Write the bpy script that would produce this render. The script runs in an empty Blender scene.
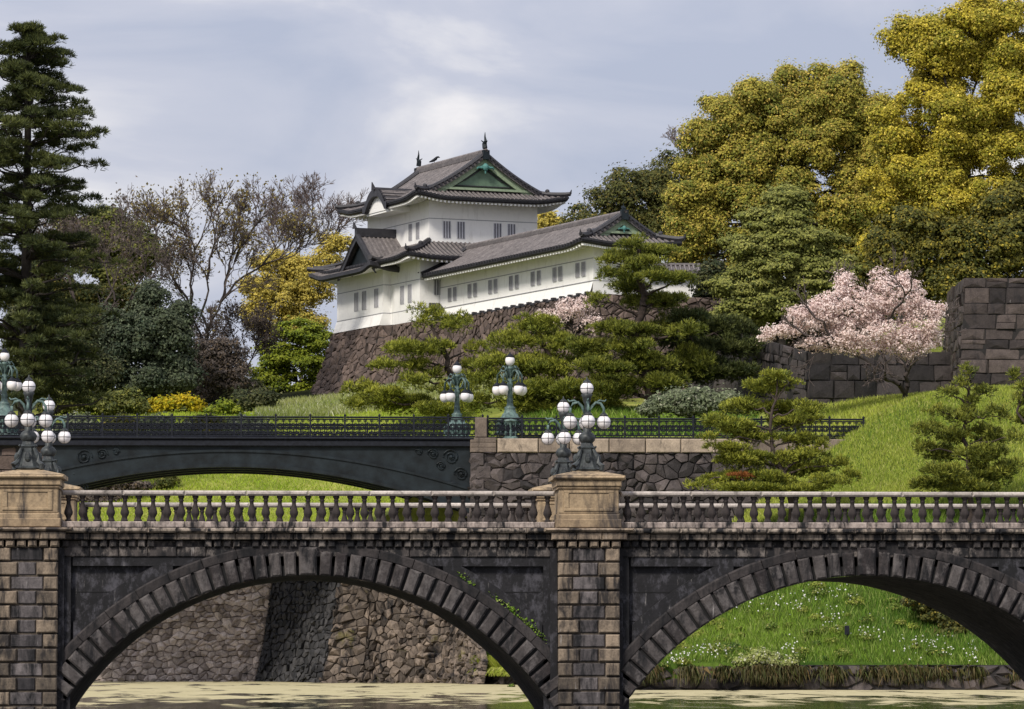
import bpy, math, random
import numpy as np
from mathutils import Vector

# ------------------------------------------------------------------ camera, sky, sun, exposure
SC = bpy.context.scene
COL = SC.collection
rng = np.random.default_rng(11)
random.seed(5)
F = 4158.0                                   # focal length in pixels of a 1024 px wide picture
PITCH = math.atan(285.5 / F)
YAW = math.atan(234 * math.cos(PITCH) / F)
EYE = 2.3
camd = bpy.data.cameras.new('camera'); cam = bpy.data.objects.new('camera', camd); COL.objects.link(cam)
camd.sensor_width = 36; camd.lens = F / 1024 * 36; camd.clip_start = 1; camd.clip_end = 9000
cam.location = (0, 0, EYE); cam.rotation_euler = (math.pi / 2 + PITCH, 0, -YAW)
SC.camera = cam
SUN_AZ, SUN_EL = math.radians(-36), math.radians(43)      # azimuth: from behind the camera towards its left
sdir = Vector((math.sin(SUN_AZ) * math.cos(SUN_EL), -math.cos(SUN_AZ) * math.cos(SUN_EL), math.sin(SUN_EL)))
sd = bpy.data.lights.new('sun', 'SUN'); so = bpy.data.objects.new('sun', sd); COL.objects.link(so)
sd.energy = 3.3; sd.angle = math.radians(11); sd.color = (1.0, 0.93, 0.82)
so.rotation_euler = sdir.to_track_quat('Z', 'Y').to_euler()
W = bpy.data.worlds.new('World'); SC.world = W; W.use_nodes = True
SC.view_settings.view_transform = 'Standard'; SC.view_settings.look = 'None'
SC.view_settings.exposure = 0.12; SC.view_settings.gamma = 1.0


def world_sky():
    nt = W.node_tree; N = nt.nodes; L = nt.links
    bg = N['Background']; bg.inputs['Strength'].default_value = 0.1
    sky = N.new('ShaderNodeTexSky'); sky.sky_type = 'NISHITA'; sky.sun_disc = False
    sky.sun_elevation = SUN_EL; sky.sun_rotation = math.atan2(sdir.x, sdir.y)
    sky.air_density = 1.0; sky.dust_density = 2.0
    tc = N.new('ShaderNodeTexCoord')
    mp = N.new('ShaderNodeMapping'); mp.inputs['Scale'].default_value = (8.5, 8.5, 24); mp.inputs['Location'].default_value = (0.42, 0.3, 0.55)
    L.new(tc.outputs['Generated'], mp.inputs['Vector'])
    n1 = N.new('ShaderNodeTexNoise'); n1.inputs['Scale'].default_value = 1.15; n1.inputs['Detail'].default_value = 7; n1.inputs['Roughness'].default_value = 0.52
    n1.inputs['Distortion'].default_value = 0.5
    L.new(mp.outputs[0], n1.inputs['Vector'])
    r = N.new('ShaderNodeValToRGB'); e = r.color_ramp.elements
    e[0].position = 0.36; e[0].color = (0.45, 0.485, 0.61, 1)
    e[1].position = 0.72; e[1].color = (1.06, 1.0, 0.97, 1)
    x = e.new(0.5); x.color = (0.56, 0.575, 0.675, 1)
    x = e.new(0.59); x.color = (0.74, 0.73, 0.775, 1)
    L.new(n1.outputs['Fac'], r.inputs[0])
    sc = N.new('ShaderNodeVectorMath'); sc.operation = 'SCALE'; sc.inputs['Scale'].default_value = 10.0
    # an overcast sky is brighter overhead than near the horizon
    sx = N.new('ShaderNodeSeparateXYZ'); L.new(tc.outputs['Generated'], sx.inputs[0])
    el = N.new('ShaderNodeMapRange'); el.inputs['From Min'].default_value = .12; el.inputs['From Max'].default_value = .9
    el.inputs['To Min'].default_value = 10.0; el.inputs['To Max'].default_value = 13.5
    L.new(sx.outputs['Z'], el.inputs['Value']); L.new(el.outputs[0], sc.inputs['Scale'])
    L.new(r.outputs[0], sc.inputs[0])
    mx = N.new('ShaderNodeMix'); mx.data_type = 'RGBA'; mx.inputs[0].default_value = 0.88
    L.new(sky.outputs[0], mx.inputs[6]); L.new(sc.outputs[0], mx.inputs[7])
    L.new(mx.outputs[2], bg.inputs['Color'])


world_sky()
fwd = np.array([math.sin(YAW) * math.cos(PITCH), math.cos(YAW) * math.cos(PITCH), math.sin(PITCH)])
rgt = np.array([math.cos(YAW), -math.sin(YAW), 0.0])
upv = np.array([-math.sin(YAW) * math.sin(PITCH), -math.cos(YAW) * math.sin(PITCH), math.cos(PITCH)])


def at(px, py, Y):
    """the point of the place seen at that pixel, Y metres away"""
    d = fwd + rgt * (px - 512) / F + upv * (354.5 - py) / F
    p = d * (Y / d[1]); p[2] += EYE
    return p


# ------------------------------------------------------------------ helpers
class MB:
    """collects faces and becomes one mesh object"""
    def __init__(s): s.v = []; s.f = []; s.t = []; s.n = 0

    def add(s, verts, faces, tone=0.5):
        verts = [tuple(map(float, p)) for p in verts]
        k = s.n; s.v += verts; s.n += len(verts)
        for f in faces:
            s.f.append([i + k for i in f]); s.t.append(tone)

    def box(s, x0, x1, y0, y1, z0, z1, tone=0.5):
        s.hexa([(x0, y0), (x1, y0), (x1, y1), (x0, y1)], z0, z1, tone)

    def hexa(s, q, z0, z1, tone=0.5):
        v = [(p[0], p[1], z0) for p in q] + [(p[0], p[1], z1) for p in q]
        n = len(q)
        s.add(v, [list(range(n))[::-1], list(range(n, 2 * n))] + [[i, (i + 1) % n, n + (i + 1) % n, n + i] for i in range(n)], tone)

    def bbox(s, x0, x1, y0, y1, z0, z1, b, tone=0.5):
        """box whose camera-side (-y) face is chamfered by b"""
        v = [(x0, y1, z0), (x1, y1, z0), (x1, y1, z1), (x0, y1, z1),
             (x0, y0 + b, z0), (x1, y0 + b, z0), (x1, y0 + b, z1), (x0, y0 + b, z1),
             (x0 + b, y0, z0 + b), (x1 - b, y0, z0 + b), (x1 - b, y0, z1 - b), (x0 + b, y0, z1 - b)]
        f = [[0, 3, 2, 1], [8, 9, 10, 11]]
        for i in range(4):
            j = (i + 1) % 4
            f.append([i, j, 4 + j, 4 + i]); f.append([4 + i, 4 + j, 8 + j, 8 + i])
        s.add(v, f, tone)

    def lathe(s, c, prof, n=12, tone=0.5, flat=None):
        """prof: (radius, z) list; flat=4 gives a square section"""
        v = []; m = len(prof)
        for r, z in prof:
            for i in range(n):
                a = 2 * math.pi * (i + .5) / n
                v.append((c[0] + r * math.cos(a), c[1] + r * math.sin(a), c[2] + z))
        f = [[j * n + i, j * n + (i + 1) % n, (j + 1) * n + (i + 1) % n, (j + 1) * n + i] for j in range(m - 1) for i in range(n)]
        f.append(list(range(n))[::-1]); f.append([(m - 1) * n + i for i in range(n)])
        s.add(v, f, tone)

    def tube(s, pts, rad, n=6, tone=0.5):
        pts = [np.array(p, float) for p in pts]
        if not hasattr(rad, '__len__'): rad = [rad] * len(pts)
        v = []
        for i, p in enumerate(pts):
            d = pts[min(i + 1, len(pts) - 1)] - pts[max(i - 1, 0)]
            d = d / (np.linalg.norm(d) + 1e-9)
            h = np.array([0, 0, 1.0]) if abs(d[2]) < .9 else np.array([1.0, 0, 0])
            a = np.cross(d, h); a /= np.linalg.norm(a); b = np.cross(d, a)
            for k in range(n):
                t = 2 * math.pi * k / n
                v.append(p + rad[i] * (math.cos(t) * a + math.sin(t) * b))
        m = len(pts)
        f = [[j * n + i, j * n + (i + 1) % n, (j + 1) * n + (i + 1) % n, (j + 1) * n + i] for j in range(m - 1) for i in range(n)]
        f.append(list(range(n))[::-1]); f.append([(m - 1) * n + i for i in range(n)])
        s.add(v, f, tone)

    def ring(s, c, R, r, axis='y', n=14, m=4, tone=0.5, a0=0, a1=2 * math.pi):
        P = []
        full = abs(a1 - a0 - 2 * math.pi) < 1e-6
        k = n if full else n + 1
        for i in range(n + 1):
            a = a0 + (a1 - a0) * i / n
            u, w = R * math.cos(a), R * math.sin(a)
            P.append((c[0] + u, c[1], c[2] + w) if axis == 'y' else (c[0], c[1] + u, c[2] + w) if axis == 'x' else (c[0] + u, c[1] + w, c[2]))
        s.tube(P, r, m, tone)

    def sphere(s, c, r, n=14, m=9, sz=1.0, tone=0.5):
        s.lathe(c, [(max(r * math.sin(math.pi * i / m), 1e-4), -r * sz * math.cos(math.pi * i / m)) for i in range(m + 1)], n, tone)

    def grid(s, P, tone=0.5, flip=False):
        """P[i][j] array of points"""
        P = np.asarray(P, float); a, b = P.shape[:2]
        f = [[i * b + j, (i + 1) * b + j, (i + 1) * b + j + 1, i * b + j + 1] for i in range(a - 1) for j in range(b - 1)]
        if flip: f = [q[::-1] for q in f]
        s.add(P.reshape(-1, 3), f, tone)

    def mesh(s, name, smooth=False):
        if not s.v: return bpy.data.meshes.new(name)
        return np_mesh(name, np.array(s.v, np.float32), [len(f) for f in s.f], [i for f in s.f for i in f], np.array(s.t, np.float32), smooth)

    def build(s, name, m, parent=None, smooth=False, origin=None):
        me = s.mesh(name, smooth)
        if origin is not None:
            me.transform(__import__('mathutils').Matrix.Translation([-float(q) for q in origin]))
        return link(name, me, m, parent, origin)


def np_mesh(name, v, lens, loops, tone=None, smooth=False):
    me = bpy.data.meshes.new(name)
    lens = np.asarray(lens, np.int32); loops = np.asarray(loops, np.int32)
    me.vertices.add(len(v)); me.vertices.foreach_set('co', np.ascontiguousarray(v, np.float32).ravel())
    me.loops.add(len(loops)); me.loops.foreach_set('vertex_index', loops)
    me.polygons.add(len(lens))
    st = np.zeros(len(lens), np.int32); st[1:] = np.cumsum(lens)[:-1]
    me.polygons.foreach_set('loop_start', st)
    if smooth: me.polygons.foreach_set('use_smooth', np.ones(len(lens), bool))
    else: me.polygons.foreach_set('use_smooth', np.zeros(len(lens), bool))
    if tone is not None:
        a = me.attributes.new('tone', 'FLOAT', 'FACE'); a.data.foreach_set('value', np.asarray(tone, np.float32))
    me.update(calc_edges=True)
    return me


def link(name, me, m, parent=None, loc=None):
    o = bpy.data.objects.new(name, me); COL.objects.link(o)
    if m is not None and me is not None and not me.materials: me.materials.append(m)
    if loc is not None: o.location = [float(q) for q in loc]
    if parent is not None: o.parent = parent
    return o


def empty(name, label, cat, loc=(0, 0, 0), group=None):
    o = bpy.data.objects.new(name, None); COL.objects.link(o); o.location = [float(q) for q in loc]
    o.empty_display_size = .3
    return tag(o, label, cat, group)


def tag(o, label=None, cat=None, group=None, kind=None):
    if label: o['label'] = label
    if cat: o['category'] = cat
    if group: o['group'] = group
    if kind: o['kind'] = kind
    return o


def copy_tree(o, parent=None):
    c = o.copy(); COL.objects.link(c)
    if parent is not None: c.parent = parent
    for ch in [q for q in bpy.data.objects if q.parent == o]: copy_tree(ch, c)
    return c


# ------------------------------------------------------------------ materials
MATS = {}


def new_mat(name):
    m = bpy.data.materials.new(name); m.use_nodes = True; nt = m.node_tree
    b = nt.nodes['Principled BSDF']
    return m, nt, nt.nodes, nt.links, b


def noise(N, L, scale, detail=4, rough=.55, vec=None, dist=0.0):
    n = N.new('ShaderNodeTexNoise'); n.inputs['Scale'].default_value = scale; n.inputs['Detail'].default_value = detail
    n.inputs['Roughness'].default_value = rough; n.inputs['Distortion'].default_value = dist
    if vec is not None: L.new(vec, n.inputs['Vector'])
    return n


def ramp(N, L, src, stops):
    r = N.new('ShaderNodeValToRGB'); e = r.color_ramp.elements
    while len(e) > 1: e.remove(e[-1])
    e[0].position = stops[0][0]; e[0].color = (*stops[0][1], 1)
    for p, c in stops[1:]:
        q = e.new(p); q.color = (*c, 1)
    L.new(src, r.inputs[0]); return r


def mixc(N, L, fac, a, b, mode='MIX'):
    x = N.new('ShaderNodeMix'); x.data_type = 'RGBA'; x.blend_type = mode
    for sock, val in ((0, fac), (6, a), (7, b)):
        if hasattr(val, 'node'): L.new(val, x.inputs[sock])
        elif isinstance(val, (int, float)): x.inputs[sock].default_value = val
        else: x.inputs[sock].default_value = (*val, 1)
    return x.outputs[2]


def stone_mat(name, lo, hi, stain=.5, stain_col=(.012, .012, .014), sscale=.9, streak=True, rough=.85, bump=.35, mott=1.0, moss=0.0, moss_col=(.09, .10, .02), grain=14, white=0.0, patch=None):
    m, nt, N, L, b = new_mat(name)
    tc = N.new('ShaderNodeTexCoord'); P = tc.outputs['Object']
    at_ = N.new('ShaderNodeAttribute'); at_.attribute_name = 'tone'
    n1 = noise(N, L, 2.3, 5, .6, P)
    n2 = noise(N, L, grain, 4, .7, P)
    c = mixc(N, L, at_.outputs['Fac'], lo, hi)
    k = ramp(N, L, n1.outputs['Fac'], [(.25, (1 - .38 * mott, 1 - .40 * mott, 1 - .40 * mott)), (.75, (1 + .25 * mott, 1 + .22 * mott, 1 + .18 * mott))])
    c = mixc(N, L, 1.0, c, k.outputs[0], 'MULTIPLY')
    k = ramp(N, L, n2.outputs['Fac'], [(.3, (1 - .28 * mott,) * 3), (.7, (1 + .2 * mott,) * 3)])
    c = mixc(N, L, 1.0, c, k.outputs[0], 'MULTIPLY')
    if stain > 0:
        mp = N.new('ShaderNodeMapping'); mp.inputs['Scale'].default_value = (1.6, 1.6, .45 if streak else 1.3)
        L.new(P, mp.inputs['Vector'])
        s = noise(N, L, sscale, 7, .68, mp.outputs[0], .4)
        t0 = .62 - .34 * stain
        sr = ramp(N, L, s.outputs['Fac'], [(t0, (0, 0, 0)), (t0 + .16, (1, 1, 1))])
        c = mixc(N, L, sr.outputs[0], c, stain_col) if stain > .0 else c
        # keep some of the stone under the stain
    if patch is not None:
        mp = N.new('ShaderNodeMapping'); mp.inputs['Scale'].default_value = (1.7, 1.7, 1.05); mp.inputs['Location'].default_value = (3, 1, 7); L.new(P, mp.inputs['Vector'])
        s = noise(N, L, 1.7, 8, .74, mp.outputs[0], .1)
        sr = ramp(N, L, s.outputs['Fac'], [(.50, (0, 0, 0)), (.58, (.55, .55, .55)), (.66, (1, 1, 1))])
        c = mixc(N, L, sr.outputs[0], c, patch)
    if white > 0:
        mp = N.new('ShaderNodeMapping'); mp.inputs['Scale'].default_value = (5, 5, .5); L.new(P, mp.inputs['Vector'])
        s = noise(N, L, 1.3, 5, .65, mp.outputs[0])
        sr = ramp(N, L, s.outputs['Fac'], [(.72 - .15 * white, (0, 0, 0)), (.80 - .15 * white, (.8, .8, .8))])
        c = mixc(N, L, sr.outputs[0], c, (.38, .36, .35))
    if moss > 0:
        s = noise(N, L, .55, 6, .7, P)
        sr = ramp(N, L, s.outputs['Fac'], [(.68 - .25 * moss, (0, 0, 0)), (.80 - .25 * moss, (.85, .85, .85))])
        c = mixc(N, L, sr.outputs[0], c, moss_col)
    L.new(c, b.inputs['Base Color'])
    b.inputs['Roughness'].default_value = rough; b.inputs['Specular IOR Level'].default_value = .3
    bp = N.new('ShaderNodeBump'); bp.inputs['Strength'].default_value = bump; bp.inputs['Distance'].default_value = .05
    nb = noise(N, L, 9, 6, .7, P); L.new(nb.outputs['Fac'], bp.inputs['Height']); L.new(bp.outputs[0], b.inputs['Normal'])
    return m


def leaf_mat(name, c1, c2, c3=None, trans=.3, jitter=.45):
    """c1 / c2: two leaf colours mixed by clump; c3: a rarer leaf"""
    m, nt, N, L, b = new_mat(name)
    at_ = N.new('ShaderNodeAttribute'); at_.attribute_name = 'tone'
    g = N.new('ShaderNodeNewGeometry')
    c = mixc(N, L, at_.outputs['Fac'], c1, c2)
    if c3 is not None:
        rr = ramp(N, L, g.outputs['Random Per Island'], [(.80, (0, 0, 0)), (.9, (1, 1, 1))])
        c = mixc(N, L, rr.outputs[0], c, c3)
    mul = N.new('ShaderNodeMath'); mul.operation = 'MULTIPLY'; mul.inputs[1].default_value = 7.31
    L.new(g.outputs['Random Per Island'], mul.inputs[0])
    fr = N.new('ShaderNodeMath'); fr.operation = 'FRACT'; L.new(mul.outputs[0], fr.inputs[0])
    k = ramp(N, L, fr.outputs[0], [(0, (1 - jitter,) * 3), (1, (1 + jitter,) * 3)])
    c = mixc(N, L, 1.0, c, k.outputs[0], 'MULTIPLY')
    L.new(c, b.inputs['Base Color']); b.inputs['Roughness'].default_value = .6; b.inputs['Specular IOR Level'].default_value = .25
    if trans > 0:
        tr = N.new('ShaderNodeBsdfTranslucent'); L.new(c, tr.inputs['Color'])
        mx = N.new('ShaderNodeMixShader'); mx.inputs[0].default_value = trans
        L.new(b.outputs[0], mx.inputs[1]); L.new(tr.outputs[0], mx.inputs[2])
        L.new(mx.outputs[0], N['Material Output'].inputs['Surface'])
    return m


def simple(name, col, rough=.6, metal=0.0, var=.2, scale=6, bump=0.0, spec=.4, col2=None):
    m, nt, N, L, b = new_mat(name)
    tc = N.new('ShaderNodeTexCoord')
    n = noise(N, L, scale, 5, .6, tc.outputs['Object'])
    if col2 is None: stops = [(.3, tuple(q * (1 - var) for q in col)), (.7, tuple(q * (1 + var) for q in col))]
    else: stops = [(.38, col), (.62, col2)]
    r = ramp(N, L, n.outputs['Fac'], stops); L.new(r.outputs[0], b.inputs['Base Color'])
    b.inputs['Roughness'].default_value = rough; b.inputs['Metallic'].default_value = metal; b.inputs['Specular IOR Level'].default_value = spec
    if bump > 0:
        bp = N.new('ShaderNodeBump'); bp.inputs['Strength'].default_value = bump; bp.inputs['Distance'].default_value = .04
        L.new(n.outputs['Fac'], bp.inputs['Height']); L.new(bp.outputs[0], b.inputs['Normal'])
    return m


M = dict(
    bridge=stone_mat('bridge_stone', (.05, .045, .047), (.10, .088, .085), stain=.74, sscale=1.3, white=.3, patch=(.20, .175, .16)),
    cornice=stone_mat('cornice_stone', (.20, .165, .135), (.40, .345, .29), stain=.64, sscale=1.9, white=.1, bump=.3),
    ringback=simple('sooty_joint', (.010, .010, .011), .9, var=.4),
    vouss=stone_mat('voussoir_stone', (.034, .029, .031), (.105, .096, .096), stain=.46, sscale=1.9, white=.32, bump=.9, patch=(.125, .113, .112)),
    band=stone_mat('moulding_stone', (.022, .02, .022), (.075, .067, .068), stain=.5, sscale=1.3, white=.1, bump=.5, moss=.03),
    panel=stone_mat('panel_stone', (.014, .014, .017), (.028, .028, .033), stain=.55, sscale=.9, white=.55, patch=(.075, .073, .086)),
    core=stone_mat('grey_core_stone', (.03, .029, .034), (.17, .155, .16), stain=.58, sscale=1.5, white=.3, bump=.5),
    tan=stone_mat('tan_stone', (.11, .092, .074), (.34, .272, .205), stain=.52, sscale=1.6, white=.3, bump=.6, stain_col=(.03, .026, .025)),
    ped=stone_mat('pedestal_stone', (.24, .18, .12), (.42, .325, .21), stain=.42, sscale=1.0, bump=.15, stain_col=(.06, .05, .045)),
    rail=stone_mat('rail_stone', (.30, .272, .25), (.50, .46, .43), stain=.26, sscale=1.6, streak=False, bump=.15, stain_col=(.1, .09, .08)),
    plinth=stone_mat('plinth_stone', (.26, .22, .20), (.46, .40, .37), stain=.5, sscale=1.8, white=.3, bump=.2),
    balus=stone_mat('baluster_stone', (.025, .021, .022), (.075, .062, .06), stain=.5, sscale=1.2, bump=.25),
    castle=stone_mat('castle_stone', (.065, .05, .045), (.19, .143, .124), stain=.18, sscale=.8, bump=.6, mott=.7),
    castlegrey=stone_mat('grey_castle_stone', (.030, .026, .027), (.155, .125, .115), stain=.24, sscale=.9, bump=.6, white=.1),
    castledark=stone_mat('dark_castle_stone', (.022, .021, .023), (.13, .11, .108), stain=.25, sscale=.7, bump=.6),
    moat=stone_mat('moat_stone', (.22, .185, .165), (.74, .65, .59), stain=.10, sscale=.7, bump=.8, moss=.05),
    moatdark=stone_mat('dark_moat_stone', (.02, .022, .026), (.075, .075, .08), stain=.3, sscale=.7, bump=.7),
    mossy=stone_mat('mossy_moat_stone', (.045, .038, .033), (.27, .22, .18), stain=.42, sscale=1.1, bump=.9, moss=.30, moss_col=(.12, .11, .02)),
    mortar=simple('mortar_earth', (.022, .02, .02), .95),
    earth=simple('bare_earth', (.06, .045, .03), .95),
    plaster=stone_mat('white_plaster', (.83, .825, .81), (.86, .855, .84), stain=.24, stain_col=(.70, .69, .67), sscale=1.2, bump=.04, grain=3, mott=.08),
    groove=simple('plaster_groove', (.30, .30, .32), .8),
    win=simple('window_shutter', (.56, .56, .60), .7, var=.08), bar=simple('window_bar', (.12, .12, .14), .7),
    tile=stone_mat('roof_tile', (.10, .094, .098), (.235, .215, .215), stain=.22, sscale=2.0, streak=False, stain_col=(.05, .045, .045), rough=.55, bump=.2, grain=5),
    tilepan=simple('roof_pan_tile', (.045, .041, .043), .6, var=.35, scale=1.2),
    tiledark=simple('dark_tile_edge', (.028, .027, .032), .5, var=.4, scale=3),
    copper=simple('green_copper', (.12, .19, .13), .6, var=.2, scale=2), teal=simple('teal_copper', (.08, .22, .20), .5),
    copperlt=simple('pale_green_copper', (.25, .32, .21), .6),
    iron=simple('black_iron', (.012, .014, .021), .65, var=.4, spec=.2),
    ironteal=simple('dark_teal_iron', (.010, .015, .019), .6, var=.7, scale=1.2, bump=.3, spec=.25),
    bronze=simple('dark_bronze', (.016, .019, .021), .5, var=.5, scale=5, bump=.15, col2=(.055, .064, .066)),
    verd=simple('verdigris_bronze', (.045, .075, .072), .5, var=.5, scale=5, col2=(.13, .20, .185)),
    globe=simple('milky_glass', (.80, .77, .78), .25, var=.04, scale=2, spec=.5),
    bark=simple('dark_bark', (.028, .023, .02), .9, var=.5, scale=4, bump=.4),
    pinebark=simple('pine_bark', (.055, .04, .034), .9, var=.5, scale=4, bump=.4),
    twig=simple('grey_twig', (.15, .115, .105), .9, var=.3), twigb=simple('brown_twig', (.105, .082, .076), .9, var=.3), greybark=simple('grey_bark', (.042, .033, .030), .9, var=.5, scale=3, bump=.4),
    cap=stone_mat('coping_stone', (.16, .13, .11), (.40, .33, .26), stain=.2, sscale=1.0, bump=.2),
    deck=simple('gravel_deck', (.20, .19, .17), .9),
)


def ground_mat(name, stops, scale, scale2, bump=.5):
    m, nt, N, L, b = new_mat(name)
    tc = N.new('ShaderNodeTexCoord'); P = tc.outputs['Object']
    n = noise(N, L, scale, 6, .6, P); n2 = noise(N, L, scale2, 5, .7, P)
    c = ramp(N, L, n.outputs['Fac'], stops).outputs[0]
    k = ramp(N, L, n2.outputs['Fac'], [(.3, (.6, .6, .6)), (.7, (1.3, 1.3, 1.3))])
    c = mixc(N, L, 1.0, c, k.outputs[0], 'MULTIPLY')
    L.new(c, b.inputs['Base Color']); b.inputs['Roughness'].default_value = .95; b.inputs['Specular IOR Level'].default_value = .1
    bp = N.new('ShaderNodeBump'); bp.inputs['Strength'].default_value = bump; bp.inputs['Distance'].default_value = .15
    L.new(n2.outputs['Fac'], bp.inputs['Height']); L.new(bp.outputs[0], b.inputs['Normal'])
    return m


M['lawn'] = ground_mat('lawn_grass', [(.3, (.13, .17, .025)), (.5, (.22, .25, .05)), (.7, (.34, .33, .09))], .22, 2.2)
M['bank'] = ground_mat('bank_grass', [(.3, (.03, .07, .01)), (.7, (.09, .14, .02))], .25, 4.0)
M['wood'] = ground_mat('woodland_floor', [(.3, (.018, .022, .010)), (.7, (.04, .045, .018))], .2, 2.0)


def water_mat():
    m, nt, N, L, b = new_mat('moat_water')
    tc = N.new('ShaderNodeTexCoord'); P = tc.outputs['Object']
    mp = N.new('ShaderNodeMapping'); mp.inputs['Scale'].default_value = (.42, .11, 1); L.new(P, mp.inputs['Vector'])
    n = noise(N, L, 1.0, 9, .66, mp.outputs[0], .6)
    sp = N.new('ShaderNodeSeparateXYZ'); L.new(P, sp.inputs[0])
    mr = N.new('ShaderNodeMapRange'); mr.inputs['From Min'].default_value = 140; mr.inputs['From Max'].default_value = 182; mr.inputs['To Min'].default_value = -.12; mr.inputs['To Max'].default_value = .06
    L.new(sp.outputs['Y'], mr.inputs['Value'])
    ad = N.new('ShaderNodeMath'); ad.operation = 'ADD'; L.new(n.outputs['Fac'], ad.inputs[0]); L.new(mr.outputs[0], ad.inputs[1])
    sr = ramp(N, L, ad.outputs[0], [(.44, (0, 0, 0)), (.52, (1, 1, 1))])
    n2 = noise(N, L, .8, 5, .7, P)
    wc = ramp(N, L, n2.outputs['Fac'], [(.3, (.34, .305, .17)), (.7, (.52, .46, .30))]).outputs[0]
    b.inputs['Base Color'].default_value = (.025, .028, .016, 1); b.inputs['Roughness'].default_value = .06
    w = noise(N, L, 2.2, 3, .5, P); bp = N.new('ShaderNodeBump'); bp.inputs['Strength'].default_value = .35; bp.inputs['Distance'].default_value = .05
    L.new(w.outputs['Fac'], bp.inputs['Height']); L.new(bp.outputs[0], b.inputs['Normal'])
    d = N.new('ShaderNodeBsdfDiffuse'); L.new(wc, d.inputs['Color'])
    mx = N.new('ShaderNodeMixShader'); L.new(sr.outputs[0], mx.inputs[0]); L.new(b.outputs[0], mx.inputs[1]); L.new(d.outputs[0], mx.inputs[2])
    L.new(mx.outputs[0], N['Material Output'].inputs['Surface'])
    return m


M['water'] = water_mat()
LEAF = dict(
    camphor=leaf_mat('camphor_leaf', (.15, .175, .028), (.47, .40, .065), (.50, .37, .08), trans=.2, jitter=.4),
    camphor2=leaf_mat('golden_camphor_leaf', (.21, .215, .022), (.54, .44, .045), (.62, .50, .09), trans=.2, jitter=.4),
    rust=leaf_mat('rusty_green_leaf', (.13, .14, .02), (.27, .19, .03), (.22, .12, .03)),
    layered=leaf_mat('pale_green_leaf', (.17, .19, .04), (.31, .31, .08), (.09, .11, .03), trans=.2, jitter=.4),
    dark=leaf_mat('dark_evergreen_leaf', (.024, .036, .012), (.065, .070, .022), (.10, .10, .04), trans=.1, jitter=.45),
    darkwarm=leaf_mat('olive_evergreen_leaf', (.035, .048, .012), (.10, .10, .02), (.16, .13, .025), trans=.1, jitter=.45),
    bluish=leaf_mat('bluish_evergreen_leaf', (.030, .046, .026), (.075, .092, .048), (.10, .12, .07), trans=.1, jitter=.45),
    greygreen=leaf_mat('grey_green_leaf', (.09, .115, .06), (.17, .20, .11), (.30, .31, .22), trans=.15, jitter=.4),
    mid=leaf_mat('mid_green_leaf', (.06, .08, .018), (.16, .165, .035), (.2, .2, .04), trans=.2, jitter=.4),
    lime=leaf_mat('lime_maple_leaf', (.17, .23, .02), (.33, .37, .035), (.08, .12, .02), trans=.3, jitter=.35),
    yellow=leaf_mat('yellow_leaf', (.44, .36, .07), (.66, .54, .12), (.30, .27, .06), trans=.3, jitter=.3),
    gold=leaf_mat('golden_shrub_leaf', (.42, .36, .015), (.60, .46, .02), (.25, .28, .02), trans=.4),
    brown=leaf_mat('brown_leaf', (.075, .062, .055), (.125, .10, .085), (.14, .10, .06), trans=.15, jitter=.35),
    olivebud=leaf_mat('olive_bud', (.19, .16, .05), (.26, .20, .06)),
    pine=leaf_mat('pine_needle', (.09, .12, .02), (.31, .32, .05), (.045, .065, .018), trans=.2, jitter=.5),
    pinelit=leaf_mat('yellow_pine_needle', (.13, .16, .022), (.38, .39, .055), (.06, .085, .02), trans=.2, jitter=.5),
    pinedark=leaf_mat('dark_pine_needle', (.026, .042, .016), (.12, .135, .035), (.018, .028, .011), trans=.15, jitter=.5),
    pinered=leaf_mat('dead_pine_needle', (.30, .11, .035), (.38, .15, .05)),
    bankweed=leaf_mat('bank_weed_leaf', (.05, .11, .015), (.24, .28, .04), (.30, .30, .08), trans=.2, jitter=.4),
    under=leaf_mat('olive_understorey_leaf', (.05, .062, .013), (.17, .155, .026), (.30, .24, .03), trans=.15, jitter=.45),
    meadow=leaf_mat('lime_lawn_blade', (.24, .36, .02), (.40, .48, .05), (.44, .46, .10), trans=.3, jitter=.3),
    blossom=leaf_mat('pink_blossom', (.76, .60, .56), (.88, .76, .72), (.56, .42, .37), trans=.25, jitter=.16),
    grass=leaf_mat('grass_blade', (.06, .14, .012), (.19, .29, .03), (.30, .36, .10), trans=.2, jitter=.5),
    lawn=leaf_mat('lawn_blade', (.22, .29, .03), (.37, .41, .065), (.42, .42, .13), trans=.2, jitter=.4),
    pale=leaf_mat('pale_seed_grass', (.24, .30, .07), (.36, .38, .14), (.55, .55, .40), trans=.3, jitter=.3),
    straw=leaf_mat('dry_straw', (.10, .08, .035), (.06, .08, .018), (.17, .12, .055), trans=.2, jitter=.4),
    flower=leaf_mat('white_flower', (.70, .70, .66), (.80, .80, .76), trans=.2, jitter=.1),
)

# ------------------------------------------------------------------ foliage


def unit(n):
    v = rng.normal(size=(n, 3)); return v / np.linalg.norm(v, axis=1, keepdims=True)


def leaves_mesh(name, P, Nn, size, tone, asp=.72):
    """one diamond leaf per point, facing Nn"""
    n = len(P)
    Nn = Nn / (np.linalg.norm(Nn, axis=1, keepdims=True) + 1e-9)
    r = unit(n); a = np.cross(Nn, r); a /= (np.linalg.norm(a, axis=1, keepdims=True) + 1e-9); b = np.cross(Nn, a)
    s = (size * (.6 + .8 * rng.random(n)))[:, None]
    fold = Nn * s * .12
    v = np.stack([P - a * s * .5 + fold, P - b * s * asp * .5 - fold, P + a * s * .5 + fold, P + b * s * asp * .5 - fold], 1).reshape(-1, 3)
    return np_mesh(name, v, np.full(n, 4), np.arange(4 * n), tone)


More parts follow.
